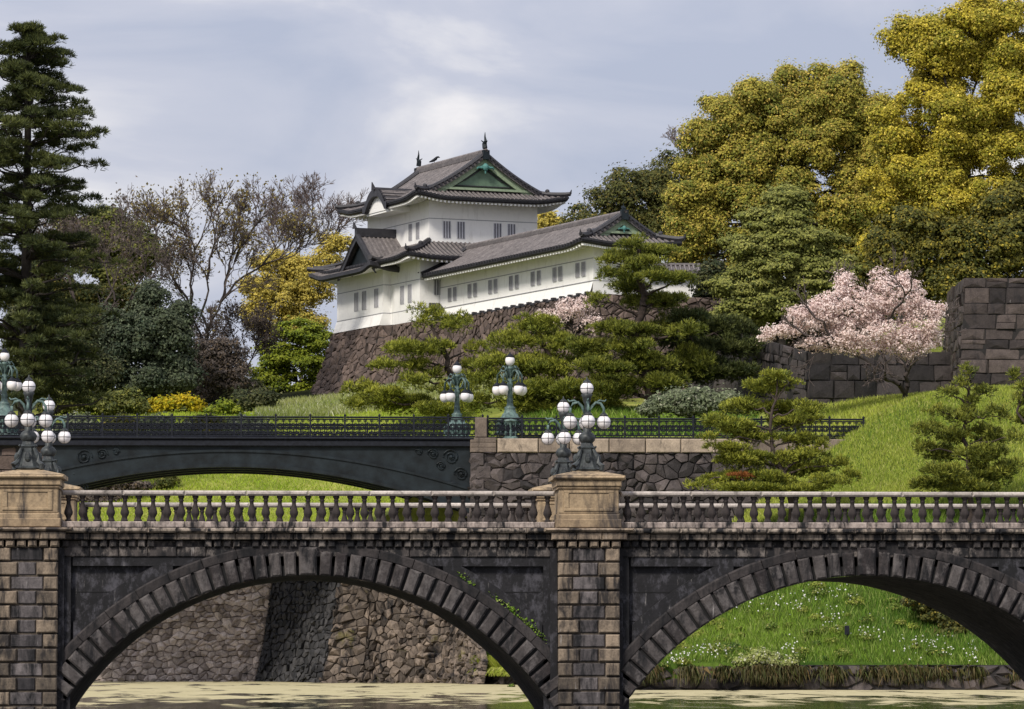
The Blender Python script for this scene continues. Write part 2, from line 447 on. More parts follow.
def crown_clumps(lobes, Y, rc, dens=1.0, flat=.75):
    """lobes in picture units at distance Y -> clump centres, radii, outward directions"""
    C = []; R = []; O = []
    for lb in lobes:
        cx, cy, rx, ry = lb[:4]; dy = lb[4] if len(lb) > 4 else 0
        s = F / (Y + dy); c = at(cx, cy, Y + dy); rad = np.array([rx / s, .5 * (rx + ry) / s, ry / s])
        n = int(max(3, dens * 2.9 * rx * ry / rc ** 2))
        d = unit(n); d[:, 1] = np.where((d[:, 1] > 0) & (rng.random(n) < .5), -d[:, 1], d[:, 1])
        k = .38 + .62 * rng.random(n) ** .55
        rcm = rc / s
        core = np.maximum(rad - rcm * .6, rad * .3)
        C.append(c + d * core * k[:, None]); R.append(rcm * (.55 + .8 * rng.random(n))); O.append(d)
    return np.concatenate(C), np.concatenate(R), np.concatenate(O)


def puffs(lobes, r0, r1, n=7, seed=1):
    """break big lobes into cauliflower puffs over a darker inner mass"""
    rg_ = np.random.default_rng(seed); out = []
    for lb in lobes:
        cx_, cy_, rx, ry = lb[:4]
        out.append((cx_, cy_, rx * .66, ry * .66, 0))
        k = int(n * rx * ry / 2000) + 3
        for _ in range(k):
            d = rg_.normal(size=3); d /= np.linalg.norm(d); d[1] = -abs(d[1]) if rg_.random() < .7 else d[1]
            q = r0 + (r1 - r0) * rg_.random() ** 1.5
            out.append((cx_ + d[0] * max(rx - q * .6, 4), cy_ - d[2] * max(ry - q * .6, 4), q * 1.08, q * .86, d[1] * rx / 15.5))
    return out


def crown_mesh(name, lobes, Y, rc, size, per=60, dens=1.0, flat=.75, updown=.45):
    per = per * 2.9; size = size * 1.08
    C, R, O = crown_clumps(lobes, Y, rc, dens, flat)
    s = F / Y; mean = (rc / s)
    m = np.maximum(6, (per * (R / mean) ** 2)).astype(int)
    idx = np.repeat(np.arange(len(C)), m); n = len(idx)
    d = unit(n); d[:, 2] = np.where((d[:, 2] < -.25) & (rng.random(n) < .6), -d[:, 2], d[:, 2])
    rr = R[idx] * (.62 + .45 * rng.random(n) ** .7)
    P = C[idx] + d * rr[:, None] * np.array([1.1, 1.1, flat])
    # ragged fringe
    far = rng.random(n) < .13
    P[far] += d[far] * R[idx][far][:, None] * (.15 + .8 * rng.random((far.sum(), 1)))
    Nn = .95 * d + .3 * O[idx] + np.array([0, -.1, updown]) + .5 * unit(n)
    ct = np.clip(rng.normal(.5, .28, len(C)), 0, 1)
    tone = np.clip(ct[idx] + .22 * rng.normal(size=n), 0, 1)
    return leaves_mesh(name, P, Nn, size, tone), C, R


def frusta(name, p0, p1, r0, r1, sides=5):
    p0, p1 = np.asarray(p0, float), np.asarray(p1, float); n = len(p0)
    d = p1 - p0; d /= (np.linalg.norm(d, axis=1, keepdims=True) + 1e-9)
    h = np.where(np.abs(d[:, 2:3]) < .9, np.array([[0, 0, 1.0]]), np.array([[1.0, 0, 0]]))
    a = np.cross(d, h); a /= np.linalg.norm(a, axis=1, keepdims=True); b = np.cross(d, a)
    t = 2 * np.pi * np.arange(sides) / sides
    ring = np.cos(t)[None, :, None] * a[:, None] + np.sin(t)[None, :, None] * b[:, None]
    v = np.concatenate([p0[:, None] + ring * np.asarray(r0)[:, None, None], p1[:, None] + ring * np.asarray(r1)[:, None, None]], 1)
    k = np.arange(sides); k2 = (k + 1) % sides
    f = np.stack([k, k2, k2 + sides, k + sides], 1)
    loops = (f[None] + (np.arange(n) * 2 * sides)[:, None, None]).reshape(-1)
    return np_mesh(name, v.reshape(-1, 3), np.full(n * sides, 4), loops, None, True)


def wiggle(p, q, n=6, amp=.12):
    p = np.asarray(p, float); q = np.asarray(q, float); L = np.linalg.norm(q - p)
    t = np.linspace(0, 1, n + 1)[:, None]
    P = p + (q - p) * t
    off = rng.normal(size=(n + 1, 3)) * amp * L / n * 1.6; off[0] = off[-1] = 0
    sag = np.array([0, 0, 1.0]) * (np.sin(np.pi * t) * .06 * L)
    return P + off + sag


def limb_set(trunk, rt, targets, rl=.35, kids=None):
    """trunk polyline (top last) with radii, and a limb from it to every target"""
    S = [[], [], [], []]
    trunk = [np.asarray(p, float) for p in trunk]

    def seg(P, R):
        for i in range(len(P) - 1):
            S[0].append(P[i]); S[1].append(P[i + 1]); S[2].append(R[i]); S[3].append(R[i + 1])
    n = len(trunk); R = [rt * (1 - .72 * i / (n - 1)) for i in range(n)]
    R[0] *= 1.25
    seg(trunk, R)
    T = np.array(trunk)
    fine = np.concatenate([T[i] + (T[i + 1] - T[i]) * np.linspace(0, 1, 6)[:, None] for i in range(n - 1)])
    fr = np.interp(np.linspace(0, 1, len(fine)), np.linspace(0, 1, n), R)
    for q in targets:
        d = np.linalg.norm(fine - q, axis=1) + .9 * np.maximum(0, fine[:, 2] - q[2] + .4)
        j = int(np.argmin(d + .35 * np.linalg.norm(fine - q, axis=1)))
        P = wiggle(fine[j], q, 6); r = fr[j] * rl
        seg(P, np.linspace(max(r, .05), max(r * .3, .025), len(P)))
    return S


def tree(name, label, leafm, lobes, Y, base, rc=14, size=.26, per=60, dens=1.0, flat=.75, trunk_r=.4, barkm='bark', group=None, top=None, extra=14, updown=.45, cat='tree'):
    b = at(*base, Y)
    root = empty(name, label, cat, b, group)
    me, C, R = crown_mesh('crown', lobes, Y, rc, size, per, dens, flat, updown)
    me.transform(__import__('mathutils').Matrix.Translation([-float(q) for q in b]))
    link('crown', me, LEAF[leafm], root)
    tops = [at(l[0], l[1], Y + (l[4] if len(l) > 4 else 0)) for l in lobes]
    if len(tops) > 40: tops = [tops[i] for i in rng.choice(len(tops), 34, replace=False)]
    tp = np.mean(tops, 0) if top is None else at(*top, Y)
    tr = wiggle(b, tp, 5, .1)
    pick = C[rng.choice(len(C), min(extra, len(C)), replace=False)]
    S = limb_set(tr, trunk_r, list(tops) + list(pick), .5)
    m2 = frusta('trunk', *S); m2.transform(__import__('mathutils').Matrix.Translation([-float(q) for q in b]))
    link('trunk', m2, M[barkm], root)
    return root


def needle_mesh(name, C, R, dens, ln, w=.022, blades=5):
    dens = dens * 1.35; w = w * .72; ln = ln * .92
    """tufts of needles on flattened pads"""
    area = R[:, 0] * R[:, 1]
    m = np.maximum(8, dens * area).astype(int)
    idx = np.repeat(np.arange(len(C)), m); n = len(idx)
    d = unit(n); d[:, 2] = np.where((d[:, 2] < -.1) & (rng.random(n) < .75), -d[:, 2], d[:, 2])
    lump = .82 + .36 * rng.random(n)
    # knobbly pads: tufts gather on sub-knobs
    P = C[idx] + d * R[idx] * (lump * (.55 + .45 * rng.random(n) ** .5))[:, None]
    axis = .8 * d + np.array([0, 0, .65]) + .35 * unit(n); axis /= np.linalg.norm(axis, axis=1, keepdims=True)
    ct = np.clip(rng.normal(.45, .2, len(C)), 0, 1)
    tone = np.clip(ct[idx] + .35 * np.maximum(d[:, 2], -.3) * .6 + .15 * rng.normal(size=n), 0, 1)  # upward tufts get a lighter tone: sunlit pad tops put into the colour
    P = np.repeat(P, blades, 0); ax = np.repeat(axis, blades, 0); tone = np.repeat(tone, blades)
    nn = len(P)
    bd = ax + .75 * unit(nn); bd /= np.linalg.norm(bd, axis=1, keepdims=True)
    side = np.cross(bd, unit(nn)); side /= (np.linalg.norm(side, axis=1, keepdims=True) + 1e-9)
    L = (ln * (.7 + .6 * rng.random(nn)))[:, None]
    v = np.stack([P - side * w, P + side * w, P + bd * L + side * w * .5, P + bd * L - side * w * .5], 1).reshape(-1, 3)
    return np_mesh(name, v, np.full(nn, 4), np.arange(4 * nn), tone)


def shift(me, b):
    me.transform(__import__('mathutils').Matrix.Translation([-float(q) for q in b])); return me


def pine(label, pads, Y, trunk, leafm='pine', dens=120, ln=.26, trunk_r=.35, spread=1.6, name='pine_tree', w=.028, blades=5, sub=True):
    """pads: (cx,cy,rx,ry) in picture units"""
    b = at(*trunk[0], Y)
    root = empty(name, label, 'pine tree', b)
    s = F / Y; C = []; R = []; tg = []
    for cx, cy, rx, ry in pads:
        dY = rng.normal() * spread * .6
        c = at(cx, cy, Y + dY); tg.append(c)
        k = max(5, int(rx / 1.8))
        for _ in range(k):
            o = unit(1)[0] * (rng.random() ** .5)
            C.append(c + o * np.array([rx * .9, rx * .75, ry * .75]) / s)
            q = (.46 + .32 * rng.random()) * max(rx * .66, 8) / s
            R.append((q, q, max(ry, 5) * (.55 + .35 * rng.random()) / s))
    C = np.array(C); R = np.array(R)
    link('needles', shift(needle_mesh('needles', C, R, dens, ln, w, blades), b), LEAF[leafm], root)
    tr = [at(x, y, Y) for x, y in trunk]
    tt = []
    for i in range(len(tr) - 1):
        W_ = wiggle(tr[i], tr[i + 1], 3, .1); tt += list(W_[:-1])
    tt.append(tr[-1])
    S = limb_set(tt, trunk_r, tg, .42)
    link('trunk', shift(frusta('trunk', *S, sides=7), b), M['pinebark'], root)
    return root


def bare_tree(label, base, Y, stems, levels=6, spread=.5, r0=.28, mat='twig', group=None, buds=None, nb=0, seed=1, shrink=.76, name='bare_tree', fork=(2, 3), minr=.018, up=.12, k=1.0):
    """stems: list of (pixel start, pixel end) first limbs; grows forks from their tips"""
    rg = np.random.default_rng(seed)
    b = at(*base, Y); root = empty(name, label, 'tree', b, group)
    S = [[], [], [], []]; tips = []

    def grow(p, d, L, r, lv):
        n = 3; pts = [p]
        for i in range(n):
            d = d + rg.normal(size=3) * .11 + np.array([0, 0, up * .3]); d /= np.linalg.norm(d)
            pts.append(pts[-1] + d * L / n)
        rr = np.linspace(r, r * .72, n + 1)
        for i in range(n):
            S[0].append(pts[i]); S[1].append(pts[i + 1]); S[2].append(rr[i]); S[3].append(rr[i + 1])
        if lv == 0:
            tips.append(pts[-1]); return
        for _ in range(rg.integers(fork[0], fork[1] + 1)):
            e = rg.normal(size=3); e -= d * e.dot(d); e /= np.linalg.norm(e)
            nd = d + e * spread * (.5 + .8 * rg.random()); nd[2] += up; nd /= np.linalg.norm(nd)
            grow(pts[-1], nd, L * shrink * (.75 + .5 * rg.random()), max(r * .66, minr), lv - 1)
        if lv >= 2:
            e = rg.normal(size=3); nd = d * .6 + e / np.linalg.norm(e) * .7; nd /= np.linalg.norm(nd)
            grow(pts[2], nd, L * shrink * .7, max(r * .5, minr), lv - 2)
    for (x0, y0), (x1, y1), L0, lv in stems:
        p = at(x0, y0, Y); q = at(x1, y1, Y + rg.normal() * 1.2)
        if S[1]:
            ends = np.array(S[1]); p = ends[np.argmin(((ends - p) ** 2).sum(1))]
        P = wiggle(p, q, 5, .1); sc_ = 1.0 if y0 > base[1] - 12 else .5
        rr = np.linspace(r0 * sc_, r0 * .62 * sc_, len(P))
        for i in range(len(P) - 1):
            S[0].append(P[i]); S[1].append(P[i + 1]); S[2].append(rr[i]); S[3].append(rr[i + 1])
        d = q - p; d /= np.linalg.norm(d)
        for _ in range(2):
            e = rg.normal(size=3); e -= d * e.dot(d); e /= np.linalg.norm(e)
            nd = d + e * spread * .7; nd /= np.linalg.norm(nd)
            grow(q, nd, L0 * k, r0 * .5 * max(sc_, .7), lv)
    p0 = np.array(S[0]); p1 = np.array(S[1]); ra = np.array(S[2]); rb = np.array(S[3])
    thick = ra > .06
    link('trunk', shift(frusta('trunk', p0[thick], p1[thick], ra[thick], rb[thick], 6), b), M['greybark'], root)
    link('twigs', shift(frusta('twigs', p0[~thick], p1[~thick], ra[~thick], rb[~thick], 3), b), M[mat], root)
    if buds and nb:
        T = np.array(tips); i = rg.integers(0, len(T), nb)
        P = T[i] + rg.normal(size=(nb, 3)) * .28
        link('leaves', shift(leaves_mesh('leaves', P, unit(nb), .2, rg.random(nb)), b), LEAF[buds], root)
    return root, np.array(tips), p0, p1


# ------------------------------------------------------------------ stone walls


def clip(poly, a, b, c):
    out = []
    for i in range(len(poly)):
        p = poly[i]; q = poly[(i + 1) % len(poly)]
        dp = a * p[0] + b * p[1] - c; dq = a * q[0] + b * q[1] - c
        if dp <= 0: out.append(p)
        if (dp < 0 < dq) or (dq < 0 < dp):
            t = dp / (dp - dq); out.append((p[0] + t * (q[0] - p[0]), p[1] + t * (q[1] - p[1])))
    return out


def cells(Wd, H, sw, sh, jit, rg):
    """irregular stone outlines filling a Wd x H strip"""
    k = sw / sh; pts = []
    rows = max(1, int(round(H / sh))); cols = max(1, int(round(Wd / sw)))
    for r in range(-1, rows + 1):
        off = .5 * (r % 2) + rg.random() * .3
        for c in range(-1, cols + 1):
            pts.append(((c + off + jit * (rg.random() - .5)) * Wd / cols, (r + .5 + jit * (rg.random() - .5)) * H / rows * k))
    pts = np.array(pts); pts = pts[rg.random(len(pts)) > .13]; ex = pts[rg.random(len(pts)) < .14] + rg.normal(size=(1, 2)) * .28 * sw
    pts = np.concatenate([pts, ex]); Hk = H * k; out = []
    for i, p in enumerate(pts):
        if not (-.6 * sw < p[0] < Wd + .6 * sw and -.6 * sw < p[1] < Hk + .6 * sw): continue
        d = ((pts - p) ** 2).sum(1); near = np.argsort(d)[1:15]
        poly = [(0, 0), (Wd, 0), (Wd, Hk), (0, Hk)]
        for j in near:
            q = pts[j]; a, b = q[0] - p[0], q[1] - p[1]; c = (a * (p[0] + q[0]) + b * (p[1] + q[1])) / 2
            poly = clip(poly, a, b, c)
            if len(poly) < 3: break
        if len(poly) >= 3: out.append([(x, y / k) for x, y in poly])
    return out


def ashlar(Wd, H, sw, sh, rg):
    out = []; v = 0
    while v < H - .05:
        h = sh * (.7 + .6 * rg.random()); h = min(h, H - v)
        if H - v - h < .25 * sh: h = H - v
        u = 0
        while u < Wd - .05:
            w = sw * (.55 + .95 * rg.random()); w = min(w, Wd - u)
            if Wd - u - w < .3 * sw: w = Wd - u
            e = [.05 * sh * rg.normal() for _ in range(4)]
            if rg.random() < .18 and w > sw * .8:
                k = .4 + .2 * rg.random()
                out += [[(u, v), (u + w, v), (u + w, v + h * k), (u, v + h * k)], [(u, v + h * k), (u + w, v + h * k), (u + w, v + h), (u, v + h)]]
            else: out.append([(u, v), (u + w, v), (u + w, v + h), (u + w * .5, v + h), (u, v + h)])
            u += w
        v += h
    return out


def stone_wall(name, label, m, path, zbot, batter=(.25, .0), sw=.8, sh=.6, jit=.75, depth=.16, gap=.04, seed=3, cat='stone wall', group=None, tones=(.1, .9), parent=None, skip=()):
    """path: (x,y,ztop) corners, the seen side to the right of travel; returns one thing"""
    rg = np.random.default_rng(seed); mb = MB(); back = MB()
    n = len(path); P = np.array([p[:2] for p in path], float); Z = [p[2] for p in path]
    nr = []
    for i in range(n - 1):
        d = P[i + 1] - P[i]; d /= np.linalg.norm(d); nr.append(np.array([d[1], -d[0]]))
    mit = []
    for i in range(n):
        a = nr[max(i - 1, 0)]; b = nr[min(i, n - 2)]; mm = a + b; mit.append(mm / max(mm.dot(a), .35))

    def off(v): return batter[0] * v + batter[1] * v * v
    for i in range(n - 1):
        if i in skip: continue
        L = np.linalg.norm(P[i + 1] - P[i]); H = max(Z[i], Z[i + 1]) - zbot

        def mp(u, v, d):
            t = u / L; zt = Z[i] + (Z[i + 1] - Z[i]) * t; vv = v / H * (zt - zbot); o = off(vv)
            q = (P[i] + mit[i] * (o + d)) * (1 - t) + (P[i + 1] + mit[i + 1] * (o + d)) * t
            return (q[0], q[1], zt - vv)
        ny = 6; nx = max(2, int(L / 2))
        back.grid([[mp(L * a / nx, H * b / ny, .02) for b in range(ny + 1)] for a in range(nx + 1)])
        for poly in (ashlar(L, H, sw, sh, rg) if jit < .55 else cells(L, H, sw, sh, jit, rg)):
            c = np.mean(poly, 0); A = np.array(poly); r = np.maximum(np.linalg.norm(A - c, axis=1, keepdims=True), 1e-3)
            if r.max() < .08: continue
            o = A - (A - c) / r * gap; f = c + (A - c) * np.maximum(0.3, 1 - (gap * 2.4) / r)
            dd = depth * (.45 + .9 * rg.random()); tl = rg.normal(size=2) * .22
            k = len(poly); V = [mp(*p, .0) for p in o] + [mp(p[0], p[1], dd * (1 + .35 * rg.normal()) * .8 + ((p - c) @ tl) * .25) for p in f] + [mp(c[0], c[1], dd * 1.15)]
            fs = [[j, (j + 1) % k, k + (j + 1) % k, k + j] for j in range(k)] + [[k + j, k + (j + 1) % k, 2 * k] for j in range(k)]
            mb.add(V, fs, tones[0] + (tones[1] - tones[0]) * rg.random())
    root = parent
    if parent is None:
        root = empty(name, label, cat, (P[0][0], P[0][1], zbot), group)
        org = (P[0][0], P[0][1], zbot)
    else: org = parent.location
    me = mb.mesh('stones'); shift(me, org); link('stones', me, m, root)
    me = back.mesh('core'); shift(me, org); link('core', me, M['mortar'], root)
    return root


# ------------------------------------------------------------------ ground, water


def tps(ctrl):
    A = np.array(ctrl, float); P = A[:, :2]; z = A[:, 2]; n = len(P)
    d = np.linalg.norm(P[:, None] - P[None], axis=2); K = np.where(d > 0, d ** 2 * np.log(d + 1e-9), 0) + np.eye(n) * 2.0
    Q = np.c_[np.ones(n), P]; Mx = np.block([[K, Q], [Q.T, np.zeros((3, 3))]])
    w = np.linalg.solve(Mx, np.r_[z, 0, 0, 0])

    def f(x, y):
        x = np.asarray(x, float); y = np.asarray(y, float); X = np.stack([x.ravel(), y.ravel()], 1)
        d = np.linalg.norm(X[:, None] - P[None], axis=2); k = np.where(d > 0, d ** 2 * np.log(d + 1e-9), 0)
        return (k @ w[:n] + w[n] + X @ w[n + 1:]).reshape(x.shape)
    return f


def cx(px, Y): return at(px, 560, Y)[0]


def cp(px, py, Y): return tuple(at(px, py, Y)[[0, 1, 2]])


def cz(px, z, Y): return (cx(px, Y), Y, z)


T1 = tps([cp(-120, 548, 235), cp(60, 548, 235), cp(200, 548, 235), cp(258, 546, 234), cp(330, 540, 228), cp(380, 520, 227), cp(430, 490, 227),
          cp(60, 508, 243), cp(130, 506, 243), cp(230, 504, 243), cp(340, 500, 243), cp(130, 472, 250), cp(230, 470, 250), cp(340, 464, 252),
          cp(60, 442, 256), cp(130, 440, 256), cp(220, 438, 257), cp(60, 420, 263), cp(130, 417, 263), cp(220, 416, 264), cp(-60, 425, 263), cp(180, 408, 276), cp(240, 407, 282), cp(300, 412, 271), cp(345, 398, 276), cp(395, 389, 276), cp(470, 380, 276), cp(430, 415, 255), cp(500, 405, 255),
          cp(-20, 475, 250), cp(100, 405, 290), cp(200, 405, 300), cp(300, 398, 300), cp(50, 395, 335), cp(250, 390, 345), cp(-120, 430, 290),
          cz(475, 13.1, 222.3), cz(600, 13.1, 222.3), cz(720, 13.1, 222.3), cz(820, 12.7, 222.3), cz(870, 14.0, 222.3), cz(930, 15.35, 222.3), cz(1024, 15.7, 222.3), cz(1150, 15.9, 222.3),
          cz(600, 13.9, 232), cz(720, 14.2, 232), cz(900, 15.8, 232), cz(1024, 16.2, 234), cz(650, 15.7, 245), cz(550, 15.6, 245), cz(560, 17.5, 262), cz(700, 17.5, 262), cz(800, 19, 262), cz(900, 20, 262), cz(1024, 21, 262),
          cz(440, 18.7, 289), cz(500, 23, 300), cz(600, 24.4, 300), cz(720, 24.5, 300), cz(900, 26, 300), cz(1050, 27, 300), cz(700, 26, 335), cz(900, 30, 335), cz(1050, 31, 335), cz(400, 23, 330), cz(300, 23, 420), cz(600, 25, 420), cz(1000, 28, 420), cz(0, 24, 420)])
T2 = tps([cz(480, .8, 221), cz(540, .9, 213), cz(600, .9, 199), cz(640, .9, 192), cz(760, .9, 191), cz(900, .9, 191), cz(1024, .9, 191), cz(1150, .9, 191),
          cz(470, 3.8, 222.5), cz(530, 6.2, 222.5), cz(600, 6.8, 222.5), cz(700, 8, 222.5), cz(760, 10, 222.5), cz(820, 12.5, 222.5), cz(870, 14.0, 222.5), cz(930, 15.4, 222.5), cz(1024, 15.75, 222.5), cz(1150, 15.9, 222.5),
          cz(640, 5.6, 206), cz(700, 6.8, 206), cz(760, 7.6, 206), cz(820, 8.3, 206), cz(930, 8.8, 206), cz(1024, 9, 206), cz(1150, 9, 206)])
EX = [(-300, 236.2), (279, 236.2), (350, 227.9), (466, 225.0), (480, 222.3), (1500, 222.3)]
EXw = np.array([(cx(p, y), y) for p, y in EX])
E2 = [(440, 224), (480, 221), (540, 213), (600, 199), (640, 192), (1400, 190.5)]
E2w = np.array([(cx(p, y), y) for p, y in E2])


def edge1(x): return np.interp(x, EXw[:, 0], EXw[:, 1])


def edge2(x): return np.interp(x, E2w[:, 0], E2w[:, 1])


def sheet(name, m, x0, x1, nx, e0, Yb, ny, T, pw=1.6, kind='structure'):
    xs = np.linspace(x0, x1, nx); P = np.zeros((nx, ny, 3))
    for j in range(ny):
        t = (j / (ny - 1)) ** pw; y0 = e0(xs); y = y0 + (Yb - y0) * t
        P[:, j, 0] = xs; P[:, j, 1] = y
    P[:, :, 2] = np.maximum(T(P[:, :, 0], P[:, :, 1]), .92)
    Q = P[:, :1].copy(); Q[:, :, 2] = -2.4; P = np.concatenate([Q, P], 1)
    mb = MB(); mb.grid(P, flip=False)
    return tag(mb.build(name, m, None, True), kind=kind)


sheet('ground', M['lawn'], -60, 75, 110, edge1, 292, 60, T1)
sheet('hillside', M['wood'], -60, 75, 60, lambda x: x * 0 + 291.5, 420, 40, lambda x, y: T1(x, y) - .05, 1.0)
sheet('bank', M['bank'], cx(455, 222), 60, 80, edge2, 223.2, 40, T2, 1.0)
mb = MB()
mb.add([(-3000, 60, -2.5), (3000, 60, -2.5), (3000, 420, -2.5), (-3000, 420, -2.5)], [[0, 1, 2, 3]])
tag(mb.build('moat_bed', M['earth']), kind='structure')
mb = MB(); mb.add([(-70, 85, 0), (90, 85, 0), (90, 240, 0), (-70, 240, 0)], [[0, 1, 2, 3]])
tag(mb.build('water', M['water']), kind='structure')
mb = MB(); mb.add([(-3000, -200, .7), (3000, -200, .7), (3000, 84, .7), (-3000, 84, .7), (3000, 87, -2.6), (-3000, 87, -2.6)], [[0, 1, 2, 3], [3, 2, 4, 5]])
tag(mb.build('plaza_ground', M['deck']), kind='structure')
mb = MB()
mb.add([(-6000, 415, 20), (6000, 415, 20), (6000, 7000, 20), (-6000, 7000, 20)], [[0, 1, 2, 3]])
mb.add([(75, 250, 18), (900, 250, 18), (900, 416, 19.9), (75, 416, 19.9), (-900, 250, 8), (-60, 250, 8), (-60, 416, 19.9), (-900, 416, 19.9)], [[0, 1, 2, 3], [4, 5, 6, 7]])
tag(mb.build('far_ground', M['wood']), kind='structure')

# ------------------------------------------------------------------ stone bridge
YB = 126.0; YF = 138.2
sB = F / YB


def bx(px): return at(px, 560, YB)[0]


def bz(py): return at(560, py, YB)[2]


bridge = empty('stone_bridge', 'old stained stone bridge with two round arches and balustrades over the moat', 'bridge', (bx(589), YB, 0))


def bpart(mb, name, m, smooth=False, parent=None):
    o = bridge.location if parent is None else None
    me = mb.mesh(name, smooth)
    if parent is None:
        shift(me, bridge.location); return link(name, me, m, bridge)
    shift(me, bridge.location + parent.location); return link(name, me, m, parent)


PIERS = [27, 589, 1150]; ARCH = [308, 868]
rg = np.random.default_rng(21)
PXL = -260; PXR = 1400
# piers: rusticated blocks
for pc in PIERS:
    mb = MB(); core = MB()
    x0, x1 = bx(pc - 31), bx(pc + 31)
    mb.box(x0 + .04, x1 - .04, YB + .1, YF + .5, -2, bz(547), 0)
    y = 548.0; k = 0
    while y < 722:
        z1, z0 = bz(y), bz(y + 13.4)
        side = 14.5 if k % 2 == 0 else 21.5
        low = 1 if y > 648 else 0
        for a, b, kind in ((-31, -31 + side, 't'), (-31 + side, 31 - side, 'c'), (31 - side, 31, 't')):
            if kind == 't': mb.bbox(bx(pc + a) + .012, bx(pc + b) - .012, YB - .03 * rg.random(), YB + .3, z0 + .012, z1 - .012, .035, .35 + .65 * rg.random() - .35 * low)
            else: core.bbox(bx(pc + a) + .02, bx(pc + b) - .02, YB + .02 + .04 * rg.random(), YB + .3, z0 + .015, z1 - .015, .03, .1 + .9 * rg.random())
        y += 14.35; k += 1
    pr = bpart(mb, 'pier', M['tan'])
    me = core.mesh('core'); shift(me, bridge.location); link('core', me, M['core'], pr)
